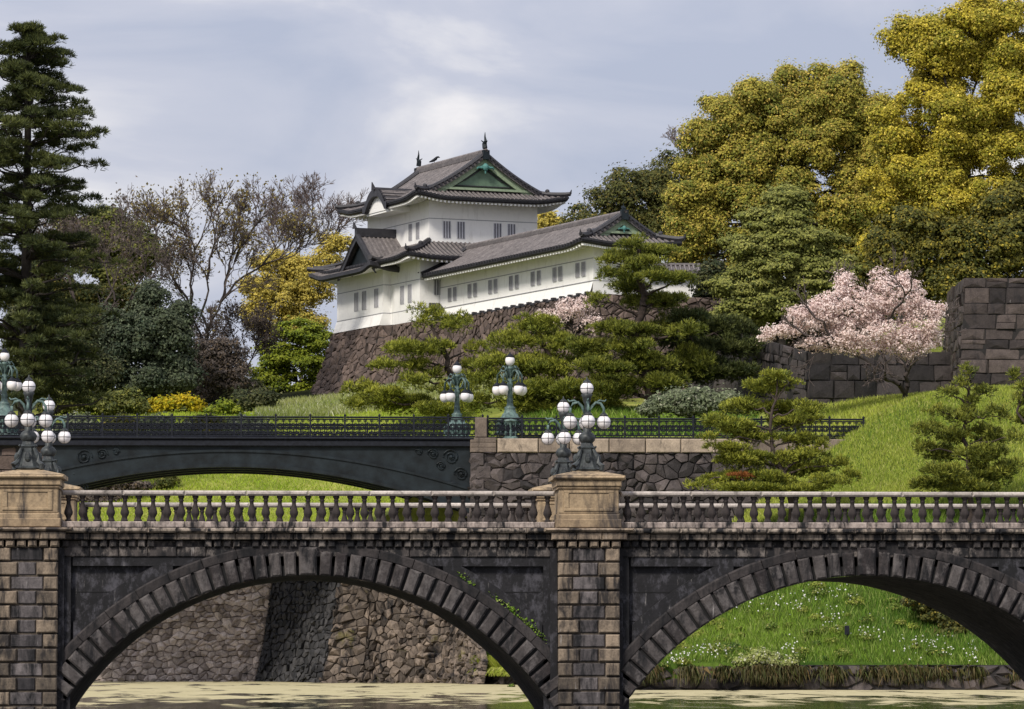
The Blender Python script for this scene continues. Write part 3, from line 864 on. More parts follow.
# arches
for ac in ARCH:
    xc, zc = bx(ac), bz(872); u = 1 / sB
    ri, ro, rb, rp = 295 * u, 319 * u, 329 * u, 341 * u
    mb = MB(); band = MB(); half = math.radians(57)

    def pol(r, t, y): return (xc + r * math.sin(t), y, zc + r * math.cos(t))
    nv = 40; kw = 10.5 / 307; step = (half - kw) / (nv // 2)
    spans = [(-kw, kw, 1)] + [(kw + i * step, kw + (i + 1) * step, 0) for i in range(nv // 2)] + [(-kw - (i + 1) * step, -kw - i * step, 0) for i in range(nv // 2)]
    for t0, t1, key in spans:
        g = .0052; r0, r1 = ri + .01, ro + (0.13 if key else 0); yb, yf = YB + .62, YB + (.14 if key else .22 + .09 * rg.random()); b = .055; bt = b / 9.3
        V = [pol(r0, t0 + g, yb), pol(r0, t1 - g, yb), pol(r1, t1 - g, yb), pol(r1, t0 + g, yb),
             pol(r0, t0 + g, yf + b), pol(r0, t1 - g, yf + b), pol(r1, t1 - g, yf + b), pol(r1, t0 + g, yf + b),
             pol(r0 + b, t0 + g + bt, yf), pol(r0 + b, t1 - g - bt, yf), pol(r1 - b, t1 - g - bt, yf), pol(r1 - b, t0 + g + bt, yf)]
        fs = [[8, 9, 10, 11]]
        for i in range(4):
            j = (i + 1) % 4; fs += [[i, j, 4 + j, 4 + i], [4 + i, 4 + j, 8 + j, 8 + i]]
        mb.add(V, fs, rg.random() ** 1.2)
    # continuous dark ring behind the voussoirs
    ar = bpart(mb, 'arch_ring', M['vouss'])
    rk = MB(); rk.grid([[pol(ri + .012, t, YB + .9), pol(ri + .012, t, YB + .42), pol(ro + .3, t, YB + .42), pol(ro + .3, t, YB + .6)] for t in np.linspace(-half, half, 60)])
    me = rk.mesh('joint_bed'); shift(me, bridge.location); link('joint_bed', me, M['ringback'], ar)
    nb_ = 18
    for i in range(nb_):
        t0, t1 = -half + 2 * half * i / nb_, -half + 2 * half * (i + 1) / nb_
        V = []
        for t in np.linspace(t0 + .0012, t1 - .0012, 4):
            V += [pol(ro + .02, t, YB + .6), pol(ro + .02, t, YB + .36), pol(rb - .05, t, YB + .33), pol(rb, t, YB + .37), pol(rb, t, YB + .6)]
        fs = [[5 * a + c, 5 * a + c + 1, 5 * a + c + 6, 5 * a + c + 5] for a in range(3) for c in range(4)]
        band.add(V, fs + [[0, 1, 2, 3, 4], [19, 18, 17, 16, 15]], .3 + .5 * rg.random())
    bpart(band, 'arch_band', M['band'])
    # vault
    v = MB(); ts = np.linspace(-half * 1.12, half * 1.12, 49); ys = np.linspace(YB + .55, YF + .2, 14)
    v.grid([[pol(ri + .012 * rg.random(), t, y) for y in ys] for t in ts], .4)
    for k in range(48):
        if k % 2: continue
    bpart(v, 'vault', M['vouss'])
    # spandrels: recessed panels in a raised frame, both faces of the bridge
    w0, w1 = bx(ac - 250), bx(ac + 250)
    for yy, nm in ((YB, 1), (YF, -1)):
        sp = MB(); fr = MB(); zt = bz(546)
        xs = np.linspace(w0, w1, 121)

        def low(x, r): d = abs(x - xc); return zc + math.sqrt(r * r - d * d) if d < r and zc + math.sqrt(r * r - d * d) > -1.5 else -1.5
        yp = yy + nm * .62
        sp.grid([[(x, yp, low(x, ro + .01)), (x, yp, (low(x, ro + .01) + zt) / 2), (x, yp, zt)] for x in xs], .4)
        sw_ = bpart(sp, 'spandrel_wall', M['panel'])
        if nm > 0:
            jt = MB(); yj = yp - .012
            for row, pyj in enumerate((592, 621, 652, 682)):
                for side in (-1, 1):
                    q = [x for x in xs if (x - xc) * side > 0 and low(x, rb) < bz(pyj) and abs(x - xc) < abs(w1 - xc) - .43]
                    if len(q) < 2: continue
                    e0_, e1_ = min(q), max(q)
                    jt.box(e0_, e1_, yj, yp + .05, bz(pyj + .45), bz(pyj - .45), .5)
            me = jt.mesh('bed_joints'); shift(me, bridge.location); link('bed_joints', me, M['ringback'], sw_)
        if nm > 0:
            yf = YB + .42

            def slab(q0, q1):
                A = [(x, yf, z0) for x, z0, z1 in q0]; B = [(x, yf, z1) for x, z0, z1 in q0]
                fr.grid([[(x, yf + .2, z1), (x, yf, z1), (x, yf, z0), (x, yf + .2, z0)] for x, z0, z1 in q0], .25)
            for i in range(0, 1):
                slab([(x, bz(566), bz(555)) for x in np.linspace(w0 + .425, w1 - .425, 9)], None)
                sl = [x for x in xs if low(x, rp) > -1.4]
                for side in (-1, 1):
                    q = [x for x in np.linspace(w0, w1, 401) if (x - xc) * side > 0 and low(x, rp) < bz(557) and low(x, rp) > -1.4]
                    slab([(x, max(low(x, rb), -1.4), min(low(x, rp), bz(566.1))) for x in q if w0 + .425 < x < w1 - .425 and low(x, rb) < bz(566.1)], None)
                    xe = xc + side * (w1 - xc); xa, xb = sorted((xe - side * bx(0) * 0 - side * .42, xe))
                    slab([(xa, -1.5, bz(556)), (xb, -1.5, bz(556))], None)
                    fr.box(min(xe - side * .22, xe), max(xe - side * .22, xe), yf - .14, yf + .1, -1.5, bz(548), .2)
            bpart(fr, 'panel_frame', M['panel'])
# course above: frieze, dentils, cornice bands
fz = MB(); cn = MB(); lt = MB()
segs = [(PXL, PIERS[0] - 33)] + [(PIERS[i] + 33, PIERS[i + 1] - 33) for i in range(2)] + [(PIERS[2] + 33, PXR)]
for a, b in segs:
    n = max(1, int((b - a) / 28)); w = (b - a) / n
    for i in range(n):
        x0, x1 = bx(a + i * w), bx(a + (i + 1) * w)
        cn.bbox(x0 + .006, x1 - .006, YB - .02 - .015 * rg.random(), YB + 1.4, bz(533), bz(528.3), .05, .55 + .45 * rg.random())
        cn.bbox(x0 + .01, x1 - .01, YB + .16, YB + 1.4, bz(540), bz(533.6), .03, .1 + .9 * rg.random())
        fz.bbox(x0 + .008, x1 - .008, YB + .36, YB + 1.4, bz(557), bz(547), .03, rg.random())
    n = int((b - a) / 9.5); w = (b - a) / n
    for i in range(n):
        if rg.random() < .12: continue
        fz.bbox(bx(a + (i + .14) * w), bx(a + (i + .86) * w), YB + .26, YB + 1.2, bz(547.2), bz(540.6), .03, rg.random() ** 1.5)
fz.box(bx(PXL), bx(PXR), YB + .45, YF - .3, bz(557), bz(541))
cn.box(bx(PXL), bx(PXR), YB + .3, YF - .1, bz(540), bz(530))
cn.box(bx(PXL), bx(PXR), YF - .6, YF + .3, bz(557), bz(530))
bpart(fz, 'frieze', M['bridge']); bpart(cn, 'cornice', M['cornice'])
dk = MB(); dk.box(bx(PXL), bx(PXR), YB + 1.0, YF - .9, bz(530), bz(528.6)); bpart(dk, 'deck', M['deck'])


# pedestals over the piers and their brackets (near and far side)
def pedestal(pc, yc, nm):
    mb = MB(); x = bx(pc)

    def b(hw, ya, yb_, py0, py1, ch=.03, tn=.6): mb.bbox(x - hw / sB, x + hw / sB, yc - ya, yc + yb_, bz(py0), bz(py1), ch, tn)
    b(31.5, .98, .98, 528, 513.5, .05, .5); b(33, 1.02, 1.02, 527.9, 519, .03, .35); b(30.2, .94, .94, 513.4, 488, .02, .6)
    b(32, 1.0, 1.0, 489.5, 486.6, .05, .4); b(33, 1.03, 1.03, 486.5, 480, .03, .75); b(36.6, 1.14, 1.14, 479.6, 475.6, .05, .9)
    h = 36.4 / sB; z0, z1 = bz(475.5), bz(469.6); q = .28
    mb.add([(x - h, yc - h, z0), (x + h, yc - h, z0), (x + h, yc + h, z0), (x - h, yc + h, z0), (x - h * .30, yc - h * .30, z1), (x + h * .30, yc - h * .30, z1), (x + h * .30, yc + h * .30, z1), (x - h * .30, yc + h * .30, z1)],
           [[0, 1, 5, 4], [1, 2, 6, 5], [2, 3, 7, 6], [3, 0, 4, 7], [4, 5, 6, 7]], .95)
    # raised frame of the panel
    yf = yc - .94
    for a, c, d, e in ((-25, 25, 511, 508), (-25, 25, 493, 490.5), (-25, -20, 508, 493), (20, 25, 508, 493)):
        mb.bbox(x + a / sB, x + c / sB, yf - .035, yf + .05, bz(d), bz(e), .012, .7)
    return bpart(mb, 'pedestal', M['ped'])


for pc in PIERS:
    pedestal(pc, YB + .98, 1)
    pedestal(pc, YF - .9, -1)
    mb = MB(); x = bx(pc)
    mb.bbox(x - 45 / sB, x + 45 / sB, YB - .28, YB + 1.2, bz(531.8), bz(528.2), .06, .9)
    for i in range(3): mb.bbox(x + (-38 + 25.6 * i) / sB, x + (-38 + 25.6 * (i + 1) - .6) / sB, YB - .16, YB + 1.2, bz(540), bz(532.4), .03, .5 + .4 * rg.random())
    for i in range(6): mb.bbox(x + (-33 + 11 * i + 1) / sB, x + (-33 + 11 * i + 9.6) / sB, YB - .09, YB + .6, bz(547.4), bz(541), .05, .4 + .5 * rg.random())
    bpart(mb, 'pier_capital', M['tan'])
# balustrades
prof = [(.095, 0), (.095, .05), (.06, .07), (.075, .13), (.125, .22), (.13, .28), (.10, .38), (.062, .52), (.058, .60), (.085, .63), (.06, .66), (.075, .70), (.095, .72), (.095, .78)]
bm = MB(); hB = bz(495.5) - bz(521.5)
bm.lathe((0, 0, 0), [(r * 1.06, z / .78 * hB) for r, z in prof], 10)
bmesh_ = bm.mesh('baluster', True); bmesh_.materials.append(M['balus'])
count = 0
for yy, nm in ((YB + .62, 1), (YF - .45, -1)):
    stuff = MB()
    for a, b in ((-240, PIERS[0] - 33), (PIERS[0] + 33, PIERS[1] - 33), (PIERS[1] + 33, PIERS[2] - 33), (PIERS[2] + 33, 1380)):
        ra = MB(); pl = MB()
        n = max(1, int((b - a) / 62)); w = (b - a) / n
        for i in range(n):
            x0, x1 = bx(a + i * w), bx(a + (i + 1) * w)
            ra.bbox(x0 + .004, x1 - .004, yy - .2, yy + .2, bz(495.6), bz(490.6), .05, .3 + .7 * rg.random())
        n = max(1, int((b - a) / 110)); w = (b - a) / n
        for i in range(n): pl.bbox(bx(a + i * w) + .004, bx(a + (i + 1) * w) - .004, yy - .24, yy + .24, bz(528), bz(521.6), .03, .2 + .8 * rg.random())
        bpart(ra, 'handrail', M['rail']); bpart(pl, 'plinth', M['plinth'])
    for a, b in ((PIERS[0] + 33, PIERS[1] - 33), (PIERS[1] + 33, PIERS[2] - 33)):
        n = int(round((b - a) / 14.3)); w = (b - a) / n
        for i in range(n):
            p = a + (i + .5) * w
            x = bx(p); vis = -20 < 278 + F * x / yy < 1040
            if not vis: continue
            loc = Vector((x, yy, bz(521.5))) - bridge.location
            if count < 100 and (nm > 0 or True):
                link('baluster', bmesh_, None, bridge, loc); count += 1
            else: stuff.lathe((x, yy, bz(521.5)), [(r * 1.06, z / .78 * hB) for r, z in prof], 8)
    if stuff.n:
        o = bpart(stuff, 'far_balusters', M['balus'], True); o['kind'] = 'stuff'

# ------------------------------------------------------------------ lamps


def globe(mb_root, c, r, name='globe', drop=False):
    g = MB(); g.sphere((0, 0, 0), r, 16, 10, 1.12 if drop else 1.0)
    o = g.build(name, M['globe'], mb_root, True); o.location = c
    f = MB(); f.lathe((0, 0, r * (.84 if not drop else .92)), [(r * .62, 0), (r * .60, r * .18), (r * .34, r * .42), (r * .16, r * .55), (r * .1, r * .8), (.01, r * .95)], 10)
    if not drop:
        f.ring((0, 0, 0), r * 1.01, r * .045, 'y', 18, 4); f.ring((0, 0, 0), r * 1.01, r * .045, 'x', 18, 4); f.ring((0, 0, 0), r * 1.01, r * .045, 'z', 18, 4)
    else: f.lathe((0, 0, r * .62), [(r * .80, 0), (r * .92, r * .1), (r * .92, r * .22), (r * .6, r * .42)], 12)
    q = f.build('globe_frame', M['bronze' if not drop else 'iron'], o, True)
    return o


def bridge_lamp():
    """dark bronze candelabrum: one globe on top, four hanging from curled arms"""
    t = empty('bridge_lamp', 'x', 'lamp')
    s = 1 / 33.0
    b = MB()
    b.lathe((0, 0, 0), [(17 * s * .92, 0), (17 * s, 2 * s), (14.5 * s, 4 * s), (13 * s, 7 * s), (11 * s, 12 * s), (9 * s, 18 * s), (8.5 * s, 22 * s), (9.6 * s, 24 * s), (7 * s, 26 * s), (6 * s, 29 * s)], 8)
    for k in range(4):                       # scroll feet and leaf brackets
        a = math.pi / 4 + k * math.pi / 2; cx_, cy_ = math.cos(a), math.sin(a)
        b.tube([(cx_ * 19 * s, cy_ * 19 * s, 1 * s), (cx_ * 20 * s, cy_ * 20 * s, 5 * s), (cx_ * 15 * s, cy_ * 15 * s, 8 * s), (cx_ * 13 * s, cy_ * 13 * s, 15 * s), (cx_ * 9 * s, cy_ * 9 * s, 22 * s), (cx_ * 12 * s, cy_ * 12 * s, 25 * s)], [2.6 * s, 3 * s, 2.4 * s, 2.2 * s, 1.8 * s, 1.2 * s], 6)
        a = k * math.pi / 2; cx_, cy_ = math.cos(a), math.sin(a)
        b.sphere((cx_ * 11 * s, cy_ * 11 * s, 13 * s), 3.4 * s, 8, 6, 1.5)
    b.build('base', M['bronze'], t)
    p = MB()
    p.lathe((0, 0, 28 * s), [(5 * s, 0), (8 * s, 3 * s), (9 * s, 7 * s), (7 * s, 10 * s), (4 * s, 12 * s), (4 * s, 20 * s), (3 * s, 22 * s), (2.6 * s, 40 * s), (4 * s, 43 * s), (4.6 * s, 47 * s), (6 * s, 50 * s), (4 * s, 51 * s)], 10)
    p.build('post', M['bronze'], t, True)
    zt = 70 * s; R = 17 * s
    for k in range(4):
        a = k * math.pi / 2; u = np.array([math.cos(a), math.sin(a), 0]); z = np.array([0, 0, 1.0])
        A = MB(); P = [u * 2 * s + z * 58 * s, u * 5 * s + z * 66 * s, u * 9 * s + z * 70 * s, u * 14 * s + z * 69 * s, u * R + z * 64 * s, u * R + z * 58 * s]
        A.tube(P, [1.5 * s] * 6, 6); A.tube([u * 8 * s + z * 69 * s, u * 13 * s + z * 72 * s, u * 18 * s + z * 71 * s, u * 19.5 * s + z * 73 * s], [1 * s, 1.1 * s, .9 * s, .6 * s], 5)
        A.build('arm', M['verd'], t, True)
        globe(t, u * R + z * 50 * s, 7.1 * s)
    globe(t, np.array([0, 0, 84.0 * s]), 6.8 * s)
    return t


proto = bridge_lamp()
for i, (px, yy, lab) in enumerate(((589.5, YB + .98, 'bronze five globe lamp on the pedestal nearest the viewer, middle of the stone bridge'),
                                  (589, YF - .9, 'bronze five globe lamp on the far pedestal behind the middle bridge pier'),
                                  (25.5, YB + .98, 'bronze five globe lamp on the near pedestal at the left picture edge'),
                                  (27, YF - .9, 'bronze five globe lamp on the far pedestal behind the left pier'),)):
    o = proto if i == 0 else copy_tree(proto)
    o.location = (bx(px), yy, bz(470.2)); o['label'] = lab; o['group'] = 'lamps on the stone bridge pedestals'

# ------------------------------------------------------------------ iron bridge
YI = 222.0; sI = F / YI; YI2 = 230.5


def ix(px, Y=YI): return at(px, 450, Y)[0]


def iz(py, Y=YI): return at(300, py, Y)[2]


iron = empty('iron_bridge', 'dark iron arch bridge with lacy railings spanning behind the stone bridge', 'bridge', (ix(265), YI, iz(437)))


def ipart(mb, name, m, smooth=False, parent=iron):
    me = mb.mesh(name, smooth); shift(me, parent.location); return link(name, me, m, parent)


IX0, IX1 = 40, 471
mb = MB()
mb.bbox(ix(-60), ix(IX1 + 3), YI - .1, YI2 + .4, iz(446.5), iz(439.6), .05)
mb.bbox(ix(-60), ix(IX1 + 3), YI - .22, YI2 + .4, iz(439.5), iz(437), .04)
ipart(mb, 'deck_beam', M['iron'])


def icurve(px, c0, k): return c0 + k * (px - 230) ** 2


mb = MB(); pxs = np.linspace(44, IX1, 60)
lo = [(ix(p), iz(icurve(p, 465, 8e-4))) for p in pxs]; hi = [(ix(p), max(iz(icurve(p, 451, 6.6e-4)), iz(icurve(p, 465, 8e-4)) + .3)) for p in pxs]
for yy in (YI, YI + 2.8, YI + 5.6, YI2):
    mb.grid([[(x, yy + .3, zl), (x, yy, zl), (x, yy, zh), (x, yy + .3, zh), (x, yy + .3, zl)] for (x, zl), (_, zh) in zip(lo, hi)])
    mb.grid([[(x, yy + .45, zl - .12), (x, yy - .12, zl - .12), (x, yy - .12, zl + .06), (x, yy + .45, zl + .06), (x, yy + .45, zl - .12)] for x, zl in lo])
    mb.grid([[(x, yy + .35, zh - .06), (x, yy - .07, zh - .06), (x, yy - .07, zh + .06), (x, yy + .35, zh + .06), (x, yy + .35, zh - .06)] for x, zh in hi])
ipart(mb, 'arch_rib', M['ironteal'])
mb = MB(); zt = iz(446)
for yy in (YI + .12, YI2 + .12):
    mb.grid([[(x, yy, zh), (x, yy, zt)] for x, zh in hi])
mb.grid([[(x, YI + .3, zl + .1), (x, YI2, zl + .1)] for x, zl in lo])
ipart(mb, 'spandrel_plate', M['ironteal'])
for base, sg in ((IX1 - 6, -1), (70, 1)):
    mb = MB()          # cast scrolls in the spandrels
    for i, (d, y, r) in enumerate(((14, 457, 8), (32, 454, 5.5), (4, 474, 7), (24, 466, 4.5), (46, 451.5, 3.4), (12, 488, 6))):
        c = at(base + sg * d, y, YI + .08); r = r / sI
        mb.tube([(c[0] + sg * q * math.cos(t), c[1], c[2] + q * math.sin(t)) for t, q in ((k * .5, r * (1 - k / 30)) for k in range(26))], .045, 5)
        mb.sphere(c, r * .28, 8, 6)
    ipart(mb, 'scrollwork', M['ironteal'])


# lace railing panel
def lace_panel(wd, h):
    mb = MB(); r = .034
    for z in (.05, .17, h - .14, h - .03): mb.tube([(0, 0, z), (wd, 0, z)], r * (1.5 if z > h - .1 else 1), 4)
    n = 5; w = wd / n; hh = h - .31
    for i in range(n):
        c = (w * (i + .5), 0, .17 + hh / 2); R = min(w, hh) * .46
        mb.ring(c, R, r * .9, 'y', 14, 4); mb.ring(c, R * .5, r * .8, 'y', 10, 4)
        for k in range(4):
            a = math.pi / 4 + k * math.pi / 2
            mb.tube([(c[0] + R * .5 * math.cos(a), 0, c[2] + R * .5 * math.sin(a)), (c[0] + R * 1.35 * math.cos(a), 0, c[2] + R * 1.35 * math.sin(a))], r * .8, 4)
            a = k * math.pi / 2
            mb.ring((c[0] + R * .75 * math.cos(a), 0, c[2] + R * .75 * math.sin(a)), R * .25, r * .7, 'y', 8, 3)
        for sx in (-1, 1):
            for sz in (-1, 1): mb.ring((c[0] + sx * w * .38, 0, c[2] + sz * hh * .40), w * .11, r * .7, 'y', 8, 3)
        if i: mb.tube([(w * i, 0, .17), (w * i, 0, h - .14)], r * .7, 4)
        mb.tube([(w * (i + .25), 0, .05), (w * (i + .5), 0, .17), (w * (i + .75), 0, .05)], r * .7, 4)
    return mb.mesh('railing_panel')


PW = 34.5 / sI; RH = iz(416.6) - iz(437)
lace = lace_panel(PW - .12, RH); lace.materials.append(M['iron'])
pm = MB(); pm.box(-.05, .05, -.05, .05, 0, RH + .04); pm.lathe((0, 0, RH + .04), [(.07, 0), (.075, .05), (.03, .1), (.01, .14)], 8)
postm = pm.mesh('railing_post'); postm.materials.append(M['iron'])


def railing(parent, x0, n, Y, z0, rot=0.0):
    for i in range(n):
        link('railing_panel', lace, None, parent, Vector((x0 + i * PW + .06, Y, z0)) - parent.location)
    for i in range(n + 1):
        link('railing_post', postm, None, parent, Vector((x0 + i * PW, Y, z0)) - parent.location)


railing(iron, ix(-2), 14, YI, iz(437)); railing(iron, at(0, 450, YI2)[0], 14, YI2, iz(437))


def iron_lamp():
    """green bronze lamp: flared base, ring of drop globes under a crown, one globe on top"""
    t = empty('iron_bridge_lamp', 'x', 'lamp'); s = 1 / sI
    b = MB()
    b.lathe((0, 0, 0), [(15.5 * s, 0), (15 * s, 1.5 * s), (13 * s, 3 * s), (11.5 * s, 9 * s), (13.2 * s, 15 * s), (14 * s, 17.5 * s)], 8)
    for k in range(16):
        a = k * math.pi / 8; b.tube([(12.6 * s * math.cos(a), 12.6 * s * math.sin(a), 2 * s), (13.4 * s * math.cos(a), 13.4 * s * math.sin(a), 6 * s), (11.6 * s * math.cos(a), 11.6 * s * math.sin(a), 10 * s), (13.8 * s * math.cos(a), 13.8 * s * math.sin(a), 16 * s)], 1.1 * s, 4)
    b.build('base', M['verd'], t)
    c = MB(); c.lathe((0, 0, 17.5 * s), [(14.6 * s, 0), (14.6 * s, 1.2 * s), (12 * s, 3.5 * s), (9 * s, 5.5 * s), (8 * s, 8 * s), (6.6 * s, 9 * s), (5.4 * s, 13 * s), (6 * s, 14.5 * s), (3.6 * s, 16 * s), (3 * s, 20 * s), (3.4 * s, 22 * s), (2.7 * s, 24 * s), (2.5 * s, 36 * s), (3.4 * s, 38 * s), (2.4 * s, 40 * s), (2.2 * s, 50 * s), (4 * s, 53 * s), (5.5 * s, 55 * s), (3 * s, 56 * s)], 10)
    c.build('post', M['verd'], t, True)
    R = 13.2 * s
    for k in range(5):
        a = k * 2 * math.pi / 5 + .35; u = np.array([math.cos(a), math.sin(a), 0]); z = np.array([0, 0, 1.0])
        A = MB(); A.tube([u * 2 * s + z * 62 * s, u * 5 * s + z * 69 * s, u * 9 * s + z * 69.5 * s, u * R * .97 + z * 65 * s, u * R + z * 57 * s], 1.05 * s, 5)
        A.tube([u * 3 * s + z * 72 * s, u * 7 * s + z * 74 * s, u * 9.5 * s + z * 71 * s, u * 7 * s + z * 69 * s], .8 * s, 4)
        A.tube([u * 2 * s + z * 58 * s, u * 7 * s + z * 60 * s, u * 10 * s + z * 66 * s], .7 * s, 4)
        A.build('arm', M['verd'], t, True)
        globe(t, u * R + z * 50 * s, 5.2 * s, drop=True)
    g = globe(t, np.array([0, 0, 79.5 * s]), 4.9 * s, drop=True)
    return t


pr2 = iron_lamp()
for i, (px, py, Y, lab) in enumerate(((510, 438, YI + .9, 'green bronze lamp with drop globes standing on the retaining wall end of the iron bridge'),
                                      (457, 440, YI2 - .2, 'green bronze lamp with drop globes on the far railing of the iron bridge'),
                                      (4, 435, YI + 2, 'green bronze drop globe lamp at the left end of the iron bridge'))):
    o = pr2 if i == 0 else copy_tree(pr2)
    p = at(px, py, Y); o.location = (p[0], p[1], iz(437.5) if i < 2 else p[2]); o['label'] = lab; o['group'] = 'lamps on the iron bridge'
    if i == 0: o.location.z = iz(438)
    if i == 1: o.location.z = at(457, 445, Y)[2]

# abutment and retaining wall on the right, its coping and railing
stone_wall('retaining_wall', 'dark rubble retaining wall with pale coping stones right of the iron bridge', M['castledark'],
           [(ix(474, 231), 231, iz(452)), (ix(474), YI, iz(452)), (ix(840), YI, iz(452))], 2.0, (.03, 0), .62, .5, .85, .2, .02, 8)
rw = bpy.data.objects['retaining_wall']
mb = MB(); rgc = np.random.default_rng(4)
p = 497.0
while p < 842:
    w = 30 + 12 * rgc.random(); mb.bbox(ix(p) + .02, ix(p + w) - .02, YI - .22 - .03 * rgc.random(), YI + .8, iz(452), iz(438), .05, rgc.random()); p += w
for i in range(3): mb.bbox(ix(471) - .05, ix(496.6) - .02, YI - .2, YI + .8, iz(452 - i * 4.9), iz(452 - (i + 1) * 4.9), .03, .05)
mb.bbox(ix(475), ix(487), YI - .1, YI + .5, iz(437), iz(417), .04, 0)
me = mb.mesh('coping'); shift(me, rw.location); link('coping', me, M['cap'], rw)
mb = MB()
for r in range(6):                                   # squared quoins of the abutment corner
    w = 20 if r % 2 else 13
    mb.bbox(ix(470.5), ix(471 + w), YI - .2, YI + .9, iz(452.5 + (r + 1) * 13), iz(452.5 + r * 13) - .03, .05, rgc.random())
me = mb.mesh('quoins'); shift(me, rw.location); link('quoins', me, M['castledark'], rw)
ir = empty('iron_railing', 'black lacy iron railing along the top of the rubble retaining wall', 'railing', (ix(490), YI, iz(437)))
railing(ir, ix(488), 11, YI + .25, iz(437.5))
stone_wall('bridge_abutment', 'pale block abutment at the left end of the iron bridge', M['castle'], [(ix(-60), YI + .3, iz(446.6)), (ix(56), YI + .3, iz(446.6)), (ix(56), YI + 9, iz(446.6))], 4, (.04, 0), 1.1, .6, .4, .08, .02, 12)

# moat walls seen through the left arch
ztop = T1(cx(100, 235), 235.0) if False else at(100, 548, 234)[2]
ztm = [ztop, ztop, ztop + .15, ztop + .3, at(470, 560, 224)[2], 1.2]
mp_ = [(cx(a, b), b, z) for (a, b), z in zip(((-120, 235.3), (277, 235.0), (346, 226.6), (375, 226.2), (466, 224.0), (488, 216)), ztm)]
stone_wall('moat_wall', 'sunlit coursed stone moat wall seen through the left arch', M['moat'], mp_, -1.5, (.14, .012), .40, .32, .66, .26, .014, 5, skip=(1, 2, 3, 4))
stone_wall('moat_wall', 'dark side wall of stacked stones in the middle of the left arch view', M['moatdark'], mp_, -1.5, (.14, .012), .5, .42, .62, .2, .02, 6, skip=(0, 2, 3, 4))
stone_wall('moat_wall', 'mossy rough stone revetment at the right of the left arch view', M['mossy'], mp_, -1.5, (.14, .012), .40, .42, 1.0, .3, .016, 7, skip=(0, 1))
# stone edge of the right bank
stone_wall('bank_edging', 'low dark stone edging at the waterline below the grassy bank', M['castledark'], [(cx(486, 218), 218, 1.15), (cx(540, 213), 213.2, 1.15), (cx(600, 199), 199.2, 1.15), (cx(640, 192), 192.2, 1.15), (cx(900, 191), 191.3, 1.15), (cx(1400, 190), 190.8, 1.15)], -1, (.2, 0), .9, .5, .7, .2, .06, 9)

# ------------------------------------------------------------------ castle: local axes A (rightwards), B (away)
AX = np.array([.935, .355]); BX = np.array([-.355, .935])
O2 = np.array([at(429, 240, 290)[0], 290.0])


def Lw(a, b, z): q = O2 + a * AX + b * BX; return (q[0], q[1], z)


class LB(MB):
    """mesh builder in castle axes"""
    def add(s, verts, faces, tone=.5): MB.add(s, [Lw(*p) for p in verts], faces, tone)


turret = empty('castle_turret', 'white two storey castle turret with green gable and curved tiled roofs', 'castle turret', Lw(4, 5, 24.6))
gallery = empty('castle_gallery', 'long low white castle gallery with tiled roof below the turret', 'castle gallery', Lw(2.3, -14, 24.6))


def cpart(mb, name, m, root, smooth=False, parent=None):
    org = Vector(root.location)
    me = mb.mesh(name, smooth); shift(me, org); return link(name, me, m, parent or root)


def window(root, face, c, b0, z0, w=.62, h=1.25):
    """face 'L': on plane a=c at b0; 'F': on plane b=c at a0"""
    mb = LB(); br = LB(); fr = LB(); e = .03

    def bxx(m_, u0, u1, za, zb, d0, d1):
        if face == 'L': m_.box(c - d1, c - d0, b0 + u0, b0 + u1, za, zb)
        else: m_.box(b0 + u0, b0 + u1, c - d1, c - d0, za, zb)
    bxx(mb, -w / 2, w / 2, z0, z0 + h, .002, .02)
    o = cpart(mb, 'window', M['win'], root)
    n = 3
    for i in range(n):
        u = -w / 2 + w * (i + .5) / n
        bxx(br, u - .034, u + .034, z0 + .02, z0 + h - .02, .02, .07)
    me = br.mesh('window_bars'); shift(me, root.location); link('window_bars', me, M['bar' if face == 'F' else 'groove'], o)
    return o


